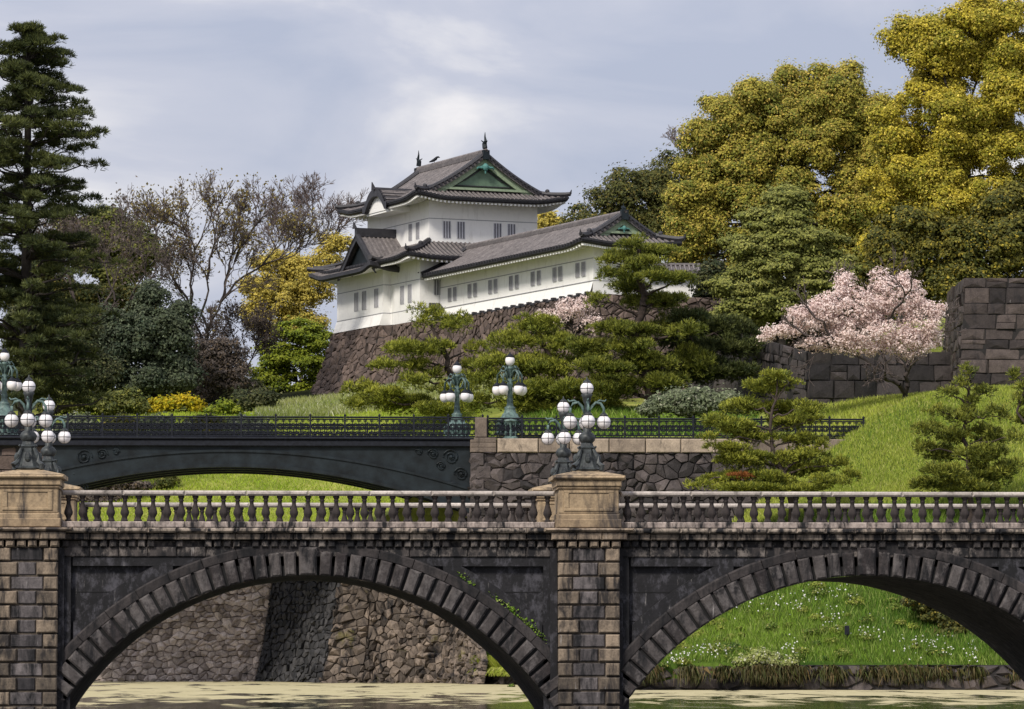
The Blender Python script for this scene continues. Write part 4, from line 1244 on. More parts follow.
def roof(root, ea, eb, zE, half, rise, s0, bg=None, lift=.45, K=None, amid=None, ribs=.34, ends=(1, 1), skirt_top=None):
    """hip-and-gable roof. ea/eb: eave rectangle; bg: gable planes along b; skirt_top: run of a plain hipped skirt"""
    a0, a1 = ea; b0, b1 = eb; c2 = (rise - s0 * half) / half ** 2

    def prof(d): return zE + s0 * d + c2 * d * d

    def lf(a, b):
        q = 0
        for x in (a0, a1):
            for k, y in enumerate((b0, b1)):
                if ends[k]: q += lift * math.exp(-((a - x) ** 2 + (b - y) ** 2) / 2.2)
        return q

    def H(a, b):
        d = min(a - a0, a1 - a)
        if bg and bg[0] <= b <= bg[1]: pass
        else:
            if ends[0] and b < (bg[0] if bg else b0 + 99): d = min(d, b - b0)
            if ends[1] and b > (bg[1] if bg else b1 - 99): d = min(d, b1 - b)
        if skirt_top: d = min(a - a0, a1 - a, b - b0, b1 - b); d = min(d, skirt_top)
        z = prof(max(d, 0))
        if K: z = max(z, K(a, b))
        return z + lf(a, b)
    tl = LB(); rb = LB(); ed = LB(); so = LB()
    mid = (a0 + a1) / 2
    # sheets
    bl = sorted(set(list(np.linspace(b0, b1, 70)) + ([bg[0] - 1e-3, bg[0], bg[1], bg[1] + 1e-3] if bg else [])))
    al = np.linspace(a0, a1, 41)
    if skirt_top:
        def quad(f):
            tl.grid([[f(u, d) for d in np.linspace(0, skirt_top, 8)] for u in np.linspace(0, 1, 40)], .4)
        quad(lambda u, d: ((a0 + d), (b0 + d) + (b1 - b0 - 2 * d) * u, H(a0 + d, (b0 + d) + (b1 - b0 - 2 * d) * u)))
        quad(lambda u, d: ((a1 - d), (b0 + d) + (b1 - b0 - 2 * d) * u, H(a1 - d, (b0 + d) + (b1 - b0 - 2 * d) * u)))
        quad(lambda u, d: ((a0 + d) + (a1 - a0 - 2 * d) * u, (b0 + d), H((a0 + d) + (a1 - a0 - 2 * d) * u, b0 + d)))
        quad(lambda u, d: ((a0 + d) + (a1 - a0 - 2 * d) * u, (b1 - d), H((a0 + d) + (a1 - a0 - 2 * d) * u, b1 - d)))
    else:
        tl.grid([[(a, b, H(a, b)) for b in bl] for a in al], .4)
    # ribs of round tiles

    def rib(P, dirv):
        w = .085; Q = []
        for p in P:
            p = np.array(p); o = np.array([dirv[0], dirv[1], 0]) * w
            Q.append([p - o + (0, 0, -.01), p - o * .6 + (0, 0, .075), p + o * .6 + (0, 0, .075), p + o + (0, 0, -.01)])
        rb.grid(Q, .5 + .4 * rng.random())
    bb = b0 + ribs / 2
    while bb < b1:
        m_ = half if not skirt_top else skirt_top
        if skirt_top or not bg or not (bg[0] <= bb <= bg[1]):
            if ends[0] or skirt_top: m_ = min(m_, max(bb - b0, .05))
            if ends[1] or skirt_top: m_ = min(m_, max(b1 - bb, .05))
        for sg, x in ((1, a0), (-1, a1)):
            ds = np.linspace(0, m_, 12 if m_ > 2 else 7)
            rib([(x + sg * d, bb, H(x + sg * d, bb)) for d in ds], (0, 1))
        bb += ribs
    dg = (bg[0] - b0 if bg else skirt_top)
    aa = a0 + ribs / 2
    while aa < a1:
        for k, (y, sg) in enumerate(((b0, 1), (b1, -1))):
            if not ends[k] and not skirt_top: continue
            m_ = min(dg if not bg or k == 0 else b1 - bg[1], aa - a0, a1 - aa)
            rib([(aa, y + sg * d, H(aa, y + sg * min(d, (dg or 9) - .01))) for d in np.linspace(0, max(m_, .05), 7)], (1, 0))
        aa += ribs
    # eave edge: dark tile ends, white soffit, rafter ends
    per = [(a, b0) for a in np.linspace(a0, a1, 40)] + [(a1, b) for b in np.linspace(b0, b1, 60)[1:]] + [(a, b1) for a in np.linspace(a1, a0, 40)[1:]] + [(a0, b) for b in np.linspace(b1, b0, 60)[1:]]
    cen = ((a0 + a1) / 2, (b0 + b1) / 2)
    n = len(per)

    def inn(p, d): return (min(max(p[0], a0 + d), a1 - d), min(max(p[1], b0 + d), b1 - d))
    E = []; S_ = []
    for p in per:
        z = H(*p); q = inn(p, .10); r = inn(p, 1.5); zi = min(z + .07, H(*r) - .14)
        E.append([(p[0], p[1], z + .06), (p[0], p[1], z - .12), (q[0], q[1], z - .24), (q[0], q[1], z - .02)])
        S_.append([(q[0], q[1], z - .23), (r[0], r[1], zi)])
    ed.grid(E); so.grid(S_)
    # round tile ends under the edge and rafters
    for i in range(n - 1):
        p, q = per[i], per[i + 1]; L = math.hypot(q[0] - p[0], q[1] - p[1]); k = max(1, int(round(L / ribs)))
        for j in range(k):
            t = (j + .5) / k; x = p[0] + (q[0] - p[0]) * t; y = p[1] + (q[1] - p[1]) * t; z = H(x, y)
            ed.box(x - .09, x + .09, y - .09, y + .09, z - .03, z + .11)
            i2 = inn((x, y), .16); i3 = inn((x, y), 1.45)
            zj = min(z + .02, H(*i3) - .18)
            if abs(i2[0] - i3[0]) + abs(i2[1] - i3[1]) < 1.2: continue
            dx, dy = i3[0] - i2[0], i3[1] - i2[1]; l = math.hypot(dx, dy); ox, oy = -dy / l * .07, dx / l * .07
            so.add([(i2[0] - ox, i2[1] - oy, z - .24), (i2[0] + ox, i2[1] + oy, z - .24), (i3[0] + ox, i3[1] + oy, zj), (i3[0] - ox, i3[1] - oy, zj),
                    (i2[0] - ox, i2[1] - oy, z - .38), (i2[0] + ox, i2[1] + oy, z - .38), (i3[0] + ox, i3[1] + oy, zj - .16), (i3[0] - ox, i3[1] - oy, zj - .16)],
                   [[0, 1, 2, 3], [7, 6, 5, 4], [0, 4, 5, 1], [1, 5, 6, 2], [3, 2, 6, 7], [0, 3, 7, 4]])
    R = cpart(tl, 'roof', M['tilepan'], root, True)

    def sub(mb, nm, m_, sm=False):
        me = mb.mesh(nm, sm); shift(me, root.location); return link(nm, me, m_, R)
    sub(rb, 'tile_ribs', M['tile']); sub(ed, 'eave_edge', M['tiledark']); sub(so, 'eave_soffit', M['plaster'])
    rd = LB()
    # hip ridges
    dm = dg if dg else 1
    for x, sx in ((a0, 1), (a1, -1)):
        for k, (y, sy) in enumerate(((b0, 1), (b1, -1))):
            if not ends[k] and not skirt_top: continue
            P = [(x + sx * d, y + sy * d, H(x + sx * d, y + sy * min(d, dm - .02)) + .14 + (.12 * math.exp(-d * 3))) for d in np.linspace(-.12, dm, 9)]
            rd_, rd = rd, LB()
            rd.tube(P, [.15] + [.19] * 8, 6)
            rd.tube([P[0], (P[0][0] - sx * .06, P[0][1] - sy * .06, P[0][2] + .3)], [.10, .02], 5)
            rd.sphere((P[5][0], P[5][1], P[5][2] + .2), .17, 6, 5)
            sub(rd, 'hip_ridge', M['tiledark']); rd = rd_
    if bg:
        zr = prof(half)
        # main ridge: stacked tile courses
        ra, rc = bg[0] - (.65 if ends[0] else .3), bg[1] + (.65 if ends[1] else .3)
        rt = LB(); hr = .34 if ends[1] else .2
        rt.box(mid - .24, mid + .24, ra, rc, zr - .08, zr + hr * .55, .3); rt.box(mid - .17, mid + .17, ra - .04, rc + .04, zr + hr * .55, zr + hr, .6)
        rt.tube([(mid, ra - .1, zr + hr), (mid, rc + .1, zr + hr)], .12, 6, .8); sub(rt, 'main_ridge', M['tile'])
        for k, (g, sg) in enumerate(((bg[0], -1), (bg[1], 1))):
            ov = .6
            # verge: the main slopes run out over the gable
            vz = LB(); v2 = LB()
            dgk = dm if ends[k] else 0
            ds = np.linspace(max(dgk * .72, .0), half, 14)
            for sx, x in ((1, a0), (-1, a1)):
                rd_, rd = rd, LB()
                for m_, bb_, th in ((vz, (g - sg * .05, g + sg * ov), 0),):
                    m_.grid([[(x + sx * d, b_, prof(d) + lf(x + sx * d, b_)) for b_ in np.linspace(bb_[0], bb_[1], 3)] for d in ds], .4)
                    m_.grid([[(x + sx * d, bb_[1], prof(d) + .04), (x + sx * d, bb_[1], prof(d) - .2)] for d in ds], .2)
                    m_.grid([[(x + sx * d, b_, prof(d) - .16) for b_ in np.linspace(bb_[0], bb_[1], 2)] for d in ds], .2)
                rd.tube([(x + sx * d, g + sg * (ov - .12), prof(d) + .13) for d in ds], .17, 6)
                rd.tube([(x + sx * d, g + sg * (ov - .62), prof(d) + .13) for d in ds], .15, 6)
                for d in np.arange(max(dgk * .8, .2), half - .1, .3):     # short round tiles set across the verge
                    rd.box(x + sx * d - .08, x + sx * d + .08, *sorted((g + sg * (ov - .1), g + sg * (ov + .1))), prof(d) - .06, prof(d) + .09)
                sub(rd, 'verge_ridge', M['tiledark']); rd = rd_
                # barge board
                v2.grid([[(x + sx * d, g + sg * (ov - .22), prof(d) - .16), (x + sx * d, g + sg * (ov - .22), prof(d) - .62), (x + sx * d, g + sg * (ov - .34), prof(d) - .62)] for d in ds[(1 if not dgk else 2):]], .5)
            sub(vz, 'verge', M['tile'])
            sub(v2, 'barge_board', M['copperlt'])
            # gable panel
            gp = LB(); zb = prof(dgk) + .02 if dgk else prof(.9)
            ga = [mid + u * (half - dgk * .9) for u in np.linspace(-1, 1, 25)]
            gy = g + sg * .12
            gp.grid([[(a, gy, min(zb, prof(min(a - a0, a1 - a)) - .1)), (a, gy, max(zb, prof(min(a - a0, a1 - a)) - .12))] for a in ga])
            G = sub(gp, 'gable', M['copper'] if ends[k] else M['plaster'])
            if ends[k]:
                o3 = LB(); gz = zr - .85; w_ = half - dgk
                # inner darker triangle frame, hung ornament, base ledge
                for sx in (-1, 1): o3.tube([(mid + sx * .15, gy + sg * .06, zr - .95), (mid + sx * w_ * .34, gy + sg * .06, zb + (zr - zb) * .30), (mid + sx * w_ * .62, gy + sg * .06, zb + .28)], .06, 5)
                o3.tube([(mid - w_ * .62, gy + sg * .06, zb + .28), (mid + w_ * .62, gy + sg * .06, zb + .28)], .06, 5)
                sub(o3, 'gable_frame', M['tiledark'])
                o4 = LB(); q = .9 if w_ > 3 else .55
                yy_ = g + sg * (ov - .05)
                o4.sphere((mid, yy_, gz), .26 * q, 10, 7, 1.2)
                for sx in (-1, 1): o4.tube([(mid, yy_, gz + .15 * q), (mid + sx * .35 * q, yy_, gz - .05 * q), (mid + sx * .6 * q, yy_, gz - .02), (mid + sx * .75 * q, yy_, gz - .16 * q)], [.12 * q, .12 * q, .09 * q, .04], 5)
                o4.tube([(mid, yy_, gz), (mid, yy_, gz - .5 * q)], [.14 * q, .05], 5)
                sub(o4, 'gable_ornament', M['teal'])
                o5 = LB(); o5.box(mid - w_ * .98, mid + w_ * .98, *sorted((gy, gy + sg * .35)), zb - .02, zb + .14); sub(o5, 'gable_ledge', M['copperlt'])
                # finial
                fn = LB(); fb = g + sg * .55; q = .85 if w_ > 3 else .4
                fn.box(mid - .24, mid + .24, *sorted((fb - sg * .1, fb + sg * .2)), zr - .3, zr + .35)
                fn.tube([(mid, fb - sg * .1, zr + .5), (mid, fb - sg * .18, zr + .85 * q + .1), (mid, fb + sg * .02, zr + 1.2 * q), (mid, fb - sg * .1, zr + 1.55 * q), (mid, fb - sg * .08, zr + 1.95 * q)], [.18, .20 * q, .12 * q, .07 * q, .015], 6)
                for sx in (-1, 1): fn.tube([(mid, fb - sg * .08, zr + 1.0 * q), (mid + sx * .3 * q, fb - sg * .2, zr + 1.25 * q)], [.08, .02], 4)
                sub(fn, 'ridge_finial', M['ironteal'])
    if rd.n: sub(rd, 'ridge_tiles', M['tiledark'])
    return R, H


# --- turret walls
wl = LB(); wl.box(0, 8.33, 0, 11.5, 29.0, 33.35); wl.box(-1.2, 9.5, -1.2, 12.7, 24.5, 29.0); wl.box(-1.8, 1, 4.1, 12.9, 24.55, 28.75)
wl.add([(-1.84, 4.06, 25.3), (-1.84, 12.94, 25.3), (-2.1, 12.94, 24.5), (-2.1, 4.06, 24.5), (-1.2, 4.06, 25.3), (-1.2, 4.06, 24.5), (-1.2, 12.94, 25.3), (-1.2, 12.94, 24.5)], [[0, 3, 2, 1], [0, 4, 5, 3], [1, 2, 7, 6], [3, 5, 7, 2]])
cpart(wl, 'wall', M['plaster'], turret)
gr = LB()
for z in (31.78,):
    gr.box(-.015, 8.345, -.015, 11.515, z, z + .05)
for z in (27.35, 25.35):
    gr.box(-1.215, 9.5, -1.215, 12.7, z, z + .05); gr.box(-1.815, 1, 4.085, 12.915, z, z + .05)
cpart(gr, 'wall_groove', M['groove'], turret)
for a in (1.35, 2.43, 5.25, 6.32): window(turret, 'F', 0.0, a, 30.45, .62, 1.2)
for b in (2.0, 3.35): window(turret, 'L', 0.0, b, 30.5, .62, 1.2)
for b in (.55, 1.95): window(turret, 'L', -1.2, b, 25.85, .7, 1.3)
for b in (5.3, 7.6, 9.1): window(turret, 'L', -1.8, b, 25.85, .8, 1.35)
for a in (.15,): window(turret, 'F', -1.2, a, 26.3, .6, 1.1)


def kara(a, b):
    t = (b - 5.85) / 2.05
    return 32.95 + 1.28 * max(1 - abs(t) ** 2.4, 0) ** 1.15 if abs(t) < 1 else -99


RT, HT = roof(turret, (-1.65, 9.98), (-1.65, 13.15), 33.15, 5.815, 3.25, .33, bg=(.2, 11.4), lift=.32, K=kara)
# curved dormer front on the left eave
kd = LB(); kp = LB()
P = [(-1.72, b, HT(-1.65, b) + .02) for b in np.linspace(3.6, 8.1, 24)]
kd.grid([[(p[0] - .06, p[1], p[2] + .12), (p[0] - .06, p[1], p[2] - .42), (p[0] + .3, p[1], p[2] - .42)] for p in P])
kd.tube([(-1.8, 5.85, 34.34), (1.6, 5.85, 34.32)], .17, 6); kd.tube([(-1.8, 5.85, 34.32), (-1.95, 5.85, 34.85)], [.2, .03], 5)
me = kd.mesh('dormer_edge'); shift(me, turret.location); link('dormer_edge', me, M['tiledark'], RT)
kp.grid([[(-1.45, b, 32.75), (-1.45, b, max(32.76, HT(-1.65, b) - .38))] for b in np.linspace(3.7, 8.0, 20)])
kp.box(-1.4, 0, 3.5, 8.2, 32.6, 32.95)
me = kp.mesh('dormer_panel'); shift(me, turret.location); link('dormer_panel', me, M['plaster'], RT)
# lower skirt roof, projecting bay roof with its own gable
roof(turret, (-2.85, 11.2), (-2.85, 14.35), 28.85, 2.85, 1.3, .36, lift=.2, skirt_top=2.85)
# bay eave in front of the left face
br = LB(); rb_ = LB(); ed_ = LB(); sf = LB()


def bayz(a, b):
    d = min(a + 3.45, b - 2.45, 14.4 - b); l = .35 * math.exp(-((a + 3.45) ** 2 + (b - 2.45) ** 2) / 1.5) + .45 * math.exp(-((a + 3.45) ** 2 + (b - 14.4) ** 2) / 2.2)
    return 28.42 + .40 * max(d, 0) + l


bl = np.linspace(2.45, 14.4, 50)
br.grid([[(a, b, bayz(a, b)) for b in bl] for a in np.linspace(-3.45, -1.15, 9)], .4)
for b in np.arange(2.6, 14.4, .34):
    rb_.grid([[(a, b - .085, bayz(a, b) - .01), (a, b - .05, bayz(a, b) + .075), (a, b + .05, bayz(a, b) + .075), (a, b + .085, bayz(a, b) - .01)] for a in np.linspace(-3.45, -1.3, 7)], .5 + .4 * rng.random())
EP = [(-1.2, 2.45), (-2.0, 2.45), (-2.8, 2.45)] + [(-3.45, b) for b in bl] + [(-2.8, 14.4), (-1.2, 14.4)]
ed_.grid([[(a, b, bayz(a, b) + .1), (a, b, bayz(a, b) - .16), (max(a, -3.32), min(max(b, 2.58), 14.27), bayz(a, b) - .3)] for a, b in EP])
sf.grid([[(max(a, -3.3), min(max(b, 2.6), 14.25), bayz(a, b) - .29), (max(a, -1.75), min(max(b, 4.15), 12.85), bayz(a, b) + .02)] for a, b in EP])
ed_.tube([(-3.5 + d, 2.4 + d, bayz(-3.45 + d, 2.45 + d) + .16 + .2 * math.exp(-3 * d)) for d in np.linspace(0, 1.6, 6)], .18, 6)
ed_.tube([(-3.5 + d, 14.45 - d, bayz(-3.45 + d, 14.4 - d) + .16 + .25 * math.exp(-3 * d)) for d in np.linspace(0, 1.6, 6)], .18, 6)
BR = cpart(br, 'roof', M['tile'], turret, True)


def bsub(mb, nm, m_, sm=False):
    me = mb.mesh(nm, sm); shift(me, turret.location); return link(nm, me, m_, BR)


bsub(rb_, 'tile_ribs', M['tile']); bsub(ed_, 'eave_edge', M['tiledark']); bsub(sf, 'eave_soffit', M['plaster'])
# gable over the bay
GB = 6.2


def gz_(d): return 31.25 - 1.02 * d + .062 * d * d - .25 * max(0, 1 - d)


gt = LB(); gr_ = LB(); gd = LB(); gp = LB()
for sg in (-1, 1):
    ds = np.linspace(0, 3.6, 14)
    gt.grid([[(a, GB + sg * d, gz_(d)) for a in np.linspace(-3.0, .05, 6)] for d in ds], .4)
    for a in np.arange(-2.75, 0, .34):
        gr_.grid([[(a - .085, GB + sg * d, gz_(d) - .01), (a - .05, GB + sg * d, gz_(d) + .075), (a + .05, GB + sg * d, gz_(d) + .075), (a + .085, GB + sg * d, gz_(d) - .01)] for d in ds], .5 + .4 * rng.random())
    gd.tube([(-2.92, GB + sg * d, gz_(d) + .1) for d in ds], .16, 6)
    gd.grid([[(-3.02, GB + sg * d, gz_(d) + .12), (-3.02, GB + sg * d, gz_(d) - .35), (-2.85, GB + sg * d, gz_(d) - .35)] for d in ds])
gd.box(-3.05, .0, GB - .2, GB + .2, 30.95, 31.55)
gd.tube([(-3.1, GB, 31.5), (-3.2, GB, 32.0)], [.2, .03], 5)
us = np.linspace(-3.3, 3.3, 23)
gp.grid([[(-2.6, GB + u, 28.7), (-2.6, GB + u, max(28.71, gz_(abs(u)) - .2))] for u in us])
GR = cpart(gt, 'gable_roof', M['tile'], turret, True)
for mb_, nm, m_ in ((gr_, 'tile_ribs', M['tile']), (gd, 'gable_edge', M['tiledark']), (gp, 'gable', M['ironteal'])):
    me = mb_.mesh(nm); shift(me, turret.location); link(nm, me, m_, GR)
# small tiled hood beside the gallery
hd = LB(); hd.add([(-.9, -2.1, 25.25), (.32, -2.1, 25.25), (.32, -1.2, 25.75), (-.5, -1.2, 25.75), (-.9, -2.1, 25.12), (.32, -2.1, 25.12)], [[0, 1, 2, 3], [4, 5, 1, 0], [0, 3, 4]])
cpart(hd, 'hood', M['tiledark'], turret)

# --- gallery
TA0, TA1, TB0, TB1 = .325, 4.45, -26.4, -1.25
wl = LB(); wl.box(TA0, TA1, TB0, TB1, 24.5, 27.75); wl.add([(TA0 - .25, TB0, 24.5), (TA0 - .02, TB0, 25.25), (TA0 - .02, TB1, 25.25), (TA0 - .25, TB1, 24.5)], [[0, 1, 2, 3]])
cpart(wl, 'wall', M['plaster'], gallery)
gr = LB()
for z in (26.78, 25.32): gr.box(TA0 - .035, TA1 + .015, TB0 - .015, TB1, z, z + .045)
cpart(gr, 'wall_groove', M['groove'], gallery)
wp = [(449.3, 454.5), (469.2, 474.9), (490, 495.4), (510.9, 516.8), (532.8, 539), (554.8, 560.6), (578, 584)]


def b_of(px, a):
    t = (px - 278) / F; X0 = O2[0] + a * AX[0]; Y0 = O2[1] + a * AX[1]
    return (t * Y0 - X0) / (BX[0] - t * BX[1])


for pair in wp:
    for p in pair: window(gallery, 'L', TA0 - .02, b_of(p, TA0), 25.72, .60, .95)
roof(gallery, (TA0 - 1.5, TA1 + 1.5), (TB0 - 1.45, TB1 - .2), 27.62, 3.5625, 2.0, .40, bg=(TB0 + .25, TB1 - .2), lift=.22, ends=(1, 0))
# dark drip course with knobs along the foot of the white walls
dc = LB(); dc.box(TA0 - .42, TA0 - .2, TB0 - .1, TB1 - .6, 24.38, 24.52)
for b in np.arange(TB0, TB1, 1.3): dc.box(TA0 - .5, TA0 - .2, b, b + .3, 24.46, 24.62)
cpart(dc, 'drip_course', M['tiledark'], gallery)

# rampart the castle stands on
rp = [(8, 13.1), (-2.0, 13.1), (-2.0, 4.0), (-1.35, 3.0), (-1.35, -1.4), (.05, -2.3), (.05, -26.6), (16, -26.6), (24, -20)]
stone_wall('castle_rampart', 'sloping brown stone rampart carrying the white castle turret and gallery', M['castle'], [(*Lw(a, b, 0)[:2], 24.48) for a, b in rp], 13.0, (.17, .022), .55, .46, .9, .17, .018, 31)
mb = LB(); mb.add([(8, 13.1, 24.47), (-2.0, 13.1, 24.47), (-2, 4, 24.47), (-1.35, 3, 24.47), (-1.35, -1.4, 24.47), (.05, -2.3, 24.47), (.05, -26.6, 24.47), (16, -26.6, 24.47), (24, -20, 24.47), (24, 13, 24.47)], [list(range(10))])
tag(mb.build('terrace', M['wood']), kind='structure')
# small plastered wall right of the gallery
pw = empty('plaster_wall', 'short white plastered wall with small tiled roof right of the gallery gable', 'wall', at(676, 300, 276))
mb = MB(); x0, x1 = at(640, 300, 276)[0], at(697.5, 300, 276)[0]
mb.box(x0, x1, 276, 276.5, at(676, 312, 276)[2], at(676, 270, 276)[2]); me = mb.mesh('wall'); shift(me, pw.location); link('wall', me, M['plaster'], pw)
mb = MB(); z = at(676, 272, 276)[2]
mb.add([(x0, 275.3, z), (x1 + .2, 275.3, z), (x1 + .2, 276.25, z + .45), (x0, 276.25, z + .45), (x1 + .2, 277.2, z), (x0, 277.2, z), (x0, 275.3, z - .15), (x1 + .2, 275.3, z - .15)], [[0, 1, 2, 3], [3, 2, 4, 5], [6, 7, 1, 0], [1, 7, 4, 2]], .3)
for x in np.arange(x0, x1 + .1, .3): mb.tube([(x, 275.25, z + .03), (x, 276.2, z + .47)], .08, 5, .6)
mb.tube([(x0, 276.25, z + .5), (x1 + .2, 276.25, z + .5)], .14, 6, .2)
me = mb.mesh('roof'); shift(me, pw.location); link('roof', me, M['tile'], pw)
# crow on the ridge
cr = MB(); c = Lw(4.16, 8.9, 36.86)
cr.tube([(c[0] - .38, c[1], c[2] + .02), (c[0] - .12, c[1], c[2] + .12), (c[0] + .1, c[1], c[2] + .26), (c[0] + .2, c[1], c[2] + .38), (c[0] + .3, c[1], c[2] + .40), (c[0] + .42, c[1], c[2] + .36)], [.03, .10, .12, .08, .07, .01], 7)
cr.tube([(c[0], c[1], c[2] + .12), (c[0] + .02, c[1], c[2] - .1)], .02, 4)
tag(cr.build('crow', M['iron'], None, True), 'small black crow perched on the turret ridge', 'bird')

# castle walls at the right; low stone tones stand in for tree shade
stone_wall('castle_wall', 'tall wall of big squared stones at the right picture edge', M['castlegrey'],
           [(at(948, 300, 262)[0], 262, at(948, 292, 262)[2]), (at(966, 300, 238)[0], 238, at(966, 278, 238)[2]), (at(1100, 300, 238)[0], 238, at(1000, 278, 238)[2])], 12, (.05, .004), 1.35, .72, .5, .12, .022, 41, tones=(0, .6))
stone_wall('castle_wall', 'low dark wall of large blocks under the cherry tree', M['castledark'],
           [(at(690, 330, 264)[0], 264, at(690, 318, 264)[2]), (at(809, 360, 237)[0], 237, at(809, 352, 237)[2]), (at(950, 360, 240)[0], 240, at(950, 352, 240)[2])], 12, (.06, 0), 1.3, .85, .5, .14, .024, 42, tones=(0, .55))

# ------------------------------------------------------------------ trees and plants, far to near
exec_trees = True


def gz(px, Y, T=T1): return float(T(np.array([cx(px, Y)]), np.array([Y]))[0])


def basey(px, Y, T=T1):
    """picture row of the ground there"""
    z = gz(px, Y, T); return 640 - (z - EYE) * F / Y


def Yg(px, y, T=T1):
    """how far away the ground is where it is seen at that pixel"""
    for Y in np.arange(238, 300, .5):
        if basey(px, Y, T) <= y: return float(Y)
    return 300.0


def B_(px, Y, T=T1): return (px, basey(px, Y, T) + 3)


# right side
tree('evergreen_tree', 'dark round evergreen tree directly behind the gallery roof', 'darkwarm', [(600, 225, 42, 36), (640, 200, 48, 42), (672, 185, 40, 36), (655, 235, 45, 40), (690, 240, 30, 50), (615, 250, 40, 30)], 322, B_(640, 322), 11, .2, 110, .95)
tree('golden_bush', 'small golden yellow tree peeking out right of the turret wall', 'yellow', [(548, 219, 12, 11), (560, 226, 14, 10), (538, 232, 12, 12)], 330, B_(548, 330), 7, .22, 45, 1.2, trunk_r=.2)
bare_tree('leafless tree crown rising above the camphors and the dark evergreen', B_(690, 340), 340, [((692, 250), (690, 165), 1.5, 5), ((690, 170), (680, 150), 1.2, 5), ((692, 175), (703, 152), 1.1, 5)], r0=.14, seed=4, spread=.5, up=.14, k=.62)
tree('camphor_tree', 'broad olive gold camphor tree left of the tallest crown', 'camphor',
     puffs([(735, 122, 36, 34), (712, 150, 34, 34), (765, 118, 50, 46), (805, 100, 42, 34), (845, 98, 40, 34), (722, 165, 46, 44), (775, 165, 52, 46), (830, 150, 52, 50), (880, 140, 42, 52), (700, 205, 38, 44), (690, 245, 30, 40), (745, 215, 46, 44), (850, 205, 45, 50), (800, 215, 45, 44), (722, 280, 30, 40), (780, 250, 50, 40), (850, 245, 44, 40)], 8, 27, 9, 3), 292, B_(790, 292), 8, .165, 80, .78, trunk_r=.7, flat=.9, updown=.35, extra=4)
tree('camphor_tree', 'tallest golden camphor tree filling the upper right corner', 'camphor2',
     puffs([(985, 28, 48, 40), (1020, 60, 40, 46), (940, 62, 46, 42), (915, 40, 26, 22), (905, 118, 40, 44), (955, 125, 50, 46), (1005, 140, 46, 50), (895, 175, 38, 42), (935, 190, 44, 44), (985, 205, 44, 40), (905, 225, 30, 34), (1030, 190, 30, 50), (1005, 95, 44, 34), (880, 250, 28, 34), (950, 235, 50, 30), (1005, 235, 40, 30), (935, 188, 30, 24)], 8, 30, 8, 4), 272, B_(975, 272), 8, .165, 80, .74, trunk_r=.8, flat=.9, updown=.35, extra=4)
tree('evergreen_tree', 'shadowy dark green tree under the tallest golden crown', 'under', [(1000, 240, 50, 44), (945, 255, 44, 40), (1030, 270, 40, 40), (890, 265, 34, 44), (960, 290, 60, 30), (865, 300, 30, 40), (905, 235, 40, 30), (1010, 210, 34, 30), (930, 285, 26, 20), (950, 275, 24, 24)], 266, B_(960, 266), 10, .2, 95, 1.0)
tree('evergreen_tree', 'black green tree beside the short white wall', 'dark', [(712, 290, 24, 34), (735, 320, 36, 28), (705, 325, 24, 26), (760, 330, 30, 24), (790, 330, 30, 20)], 270, B_(725, 270), 10, .24, 56, 1.1)
tree('layered_tree', 'pale green tree with layered sprays in front of the camphors', 'layered',
     [(790, 198, 26, 16), (775, 220, 42, 18), (800, 240, 50, 20), (758, 248, 42, 20), (785, 268, 62, 22), (745, 285, 42, 22), (810, 292, 46, 22), (770, 308, 50, 22), (835, 270, 22, 26), (735, 315, 28, 16)], 262, B_(785, 262), 7.5, .17, 80, 1.5, flat=.42, updown=.7)
bt, tips, s0, s1 = bare_tree('pink white cherry tree in bloom beside the stone walls', (905, basey(905, 228) + 2), 228,
    [((905, 402), (908, 372), .9, 3), ((904, 400), (885, 378), 1.3, 4), ((884, 380), (845, 350), 1.6, 4), ((886, 378), (870, 335), 1.6, 4), ((906, 375), (895, 330), 1.7, 4), ((908, 374), (930, 335), 1.3, 4), ((845, 350), (805, 335), 1.2, 3), ((870, 338), (850, 300), 1.4, 3), ((895, 335), (905, 295), 1.4, 3), ((846, 352), (815, 318), 1.3, 3), ((872, 336), (885, 290), 1.3, 3)], r0=.17, seed=9, spread=.55, up=.05, name='cherry_tree', mat='twigb', k=.62)


def blossom(root, lobes, Y, n, size, m='blossom', rc=6):
    me, C, R = crown_mesh('blossom', lobes, Y, rc, size, n, 1.25, .8, .2); shift(me, root.location); link('blossom', me, LEAF[m], root)


blossom(bt, [(850, 308, 44, 22), (895, 297, 34, 22), (815, 322, 36, 15), (782, 332, 24, 9), (870, 335, 50, 20), (920, 322, 24, 26), (905, 345, 30, 18), (845, 288, 12, 20), (880, 282, 12, 16), (905, 282, 14, 14), (830, 345, 40, 10), (937, 312, 12, 12), (800, 312, 20, 8), (765, 337, 10, 6), (825, 305, 18, 12), (930, 340, 16, 12), (862, 350, 40, 8)], 228, 9, .115, rc=4.3)
c2 = tree('cherry_tree', 'small pale cherry in bloom against the rampart', 'blossom', [(575, 308, 22, 14), (555, 318, 22, 12), (590, 325, 18, 12)], 258, B_(578, 258), 5, .12, 10, 1.2, trunk_r=.1, extra=40)
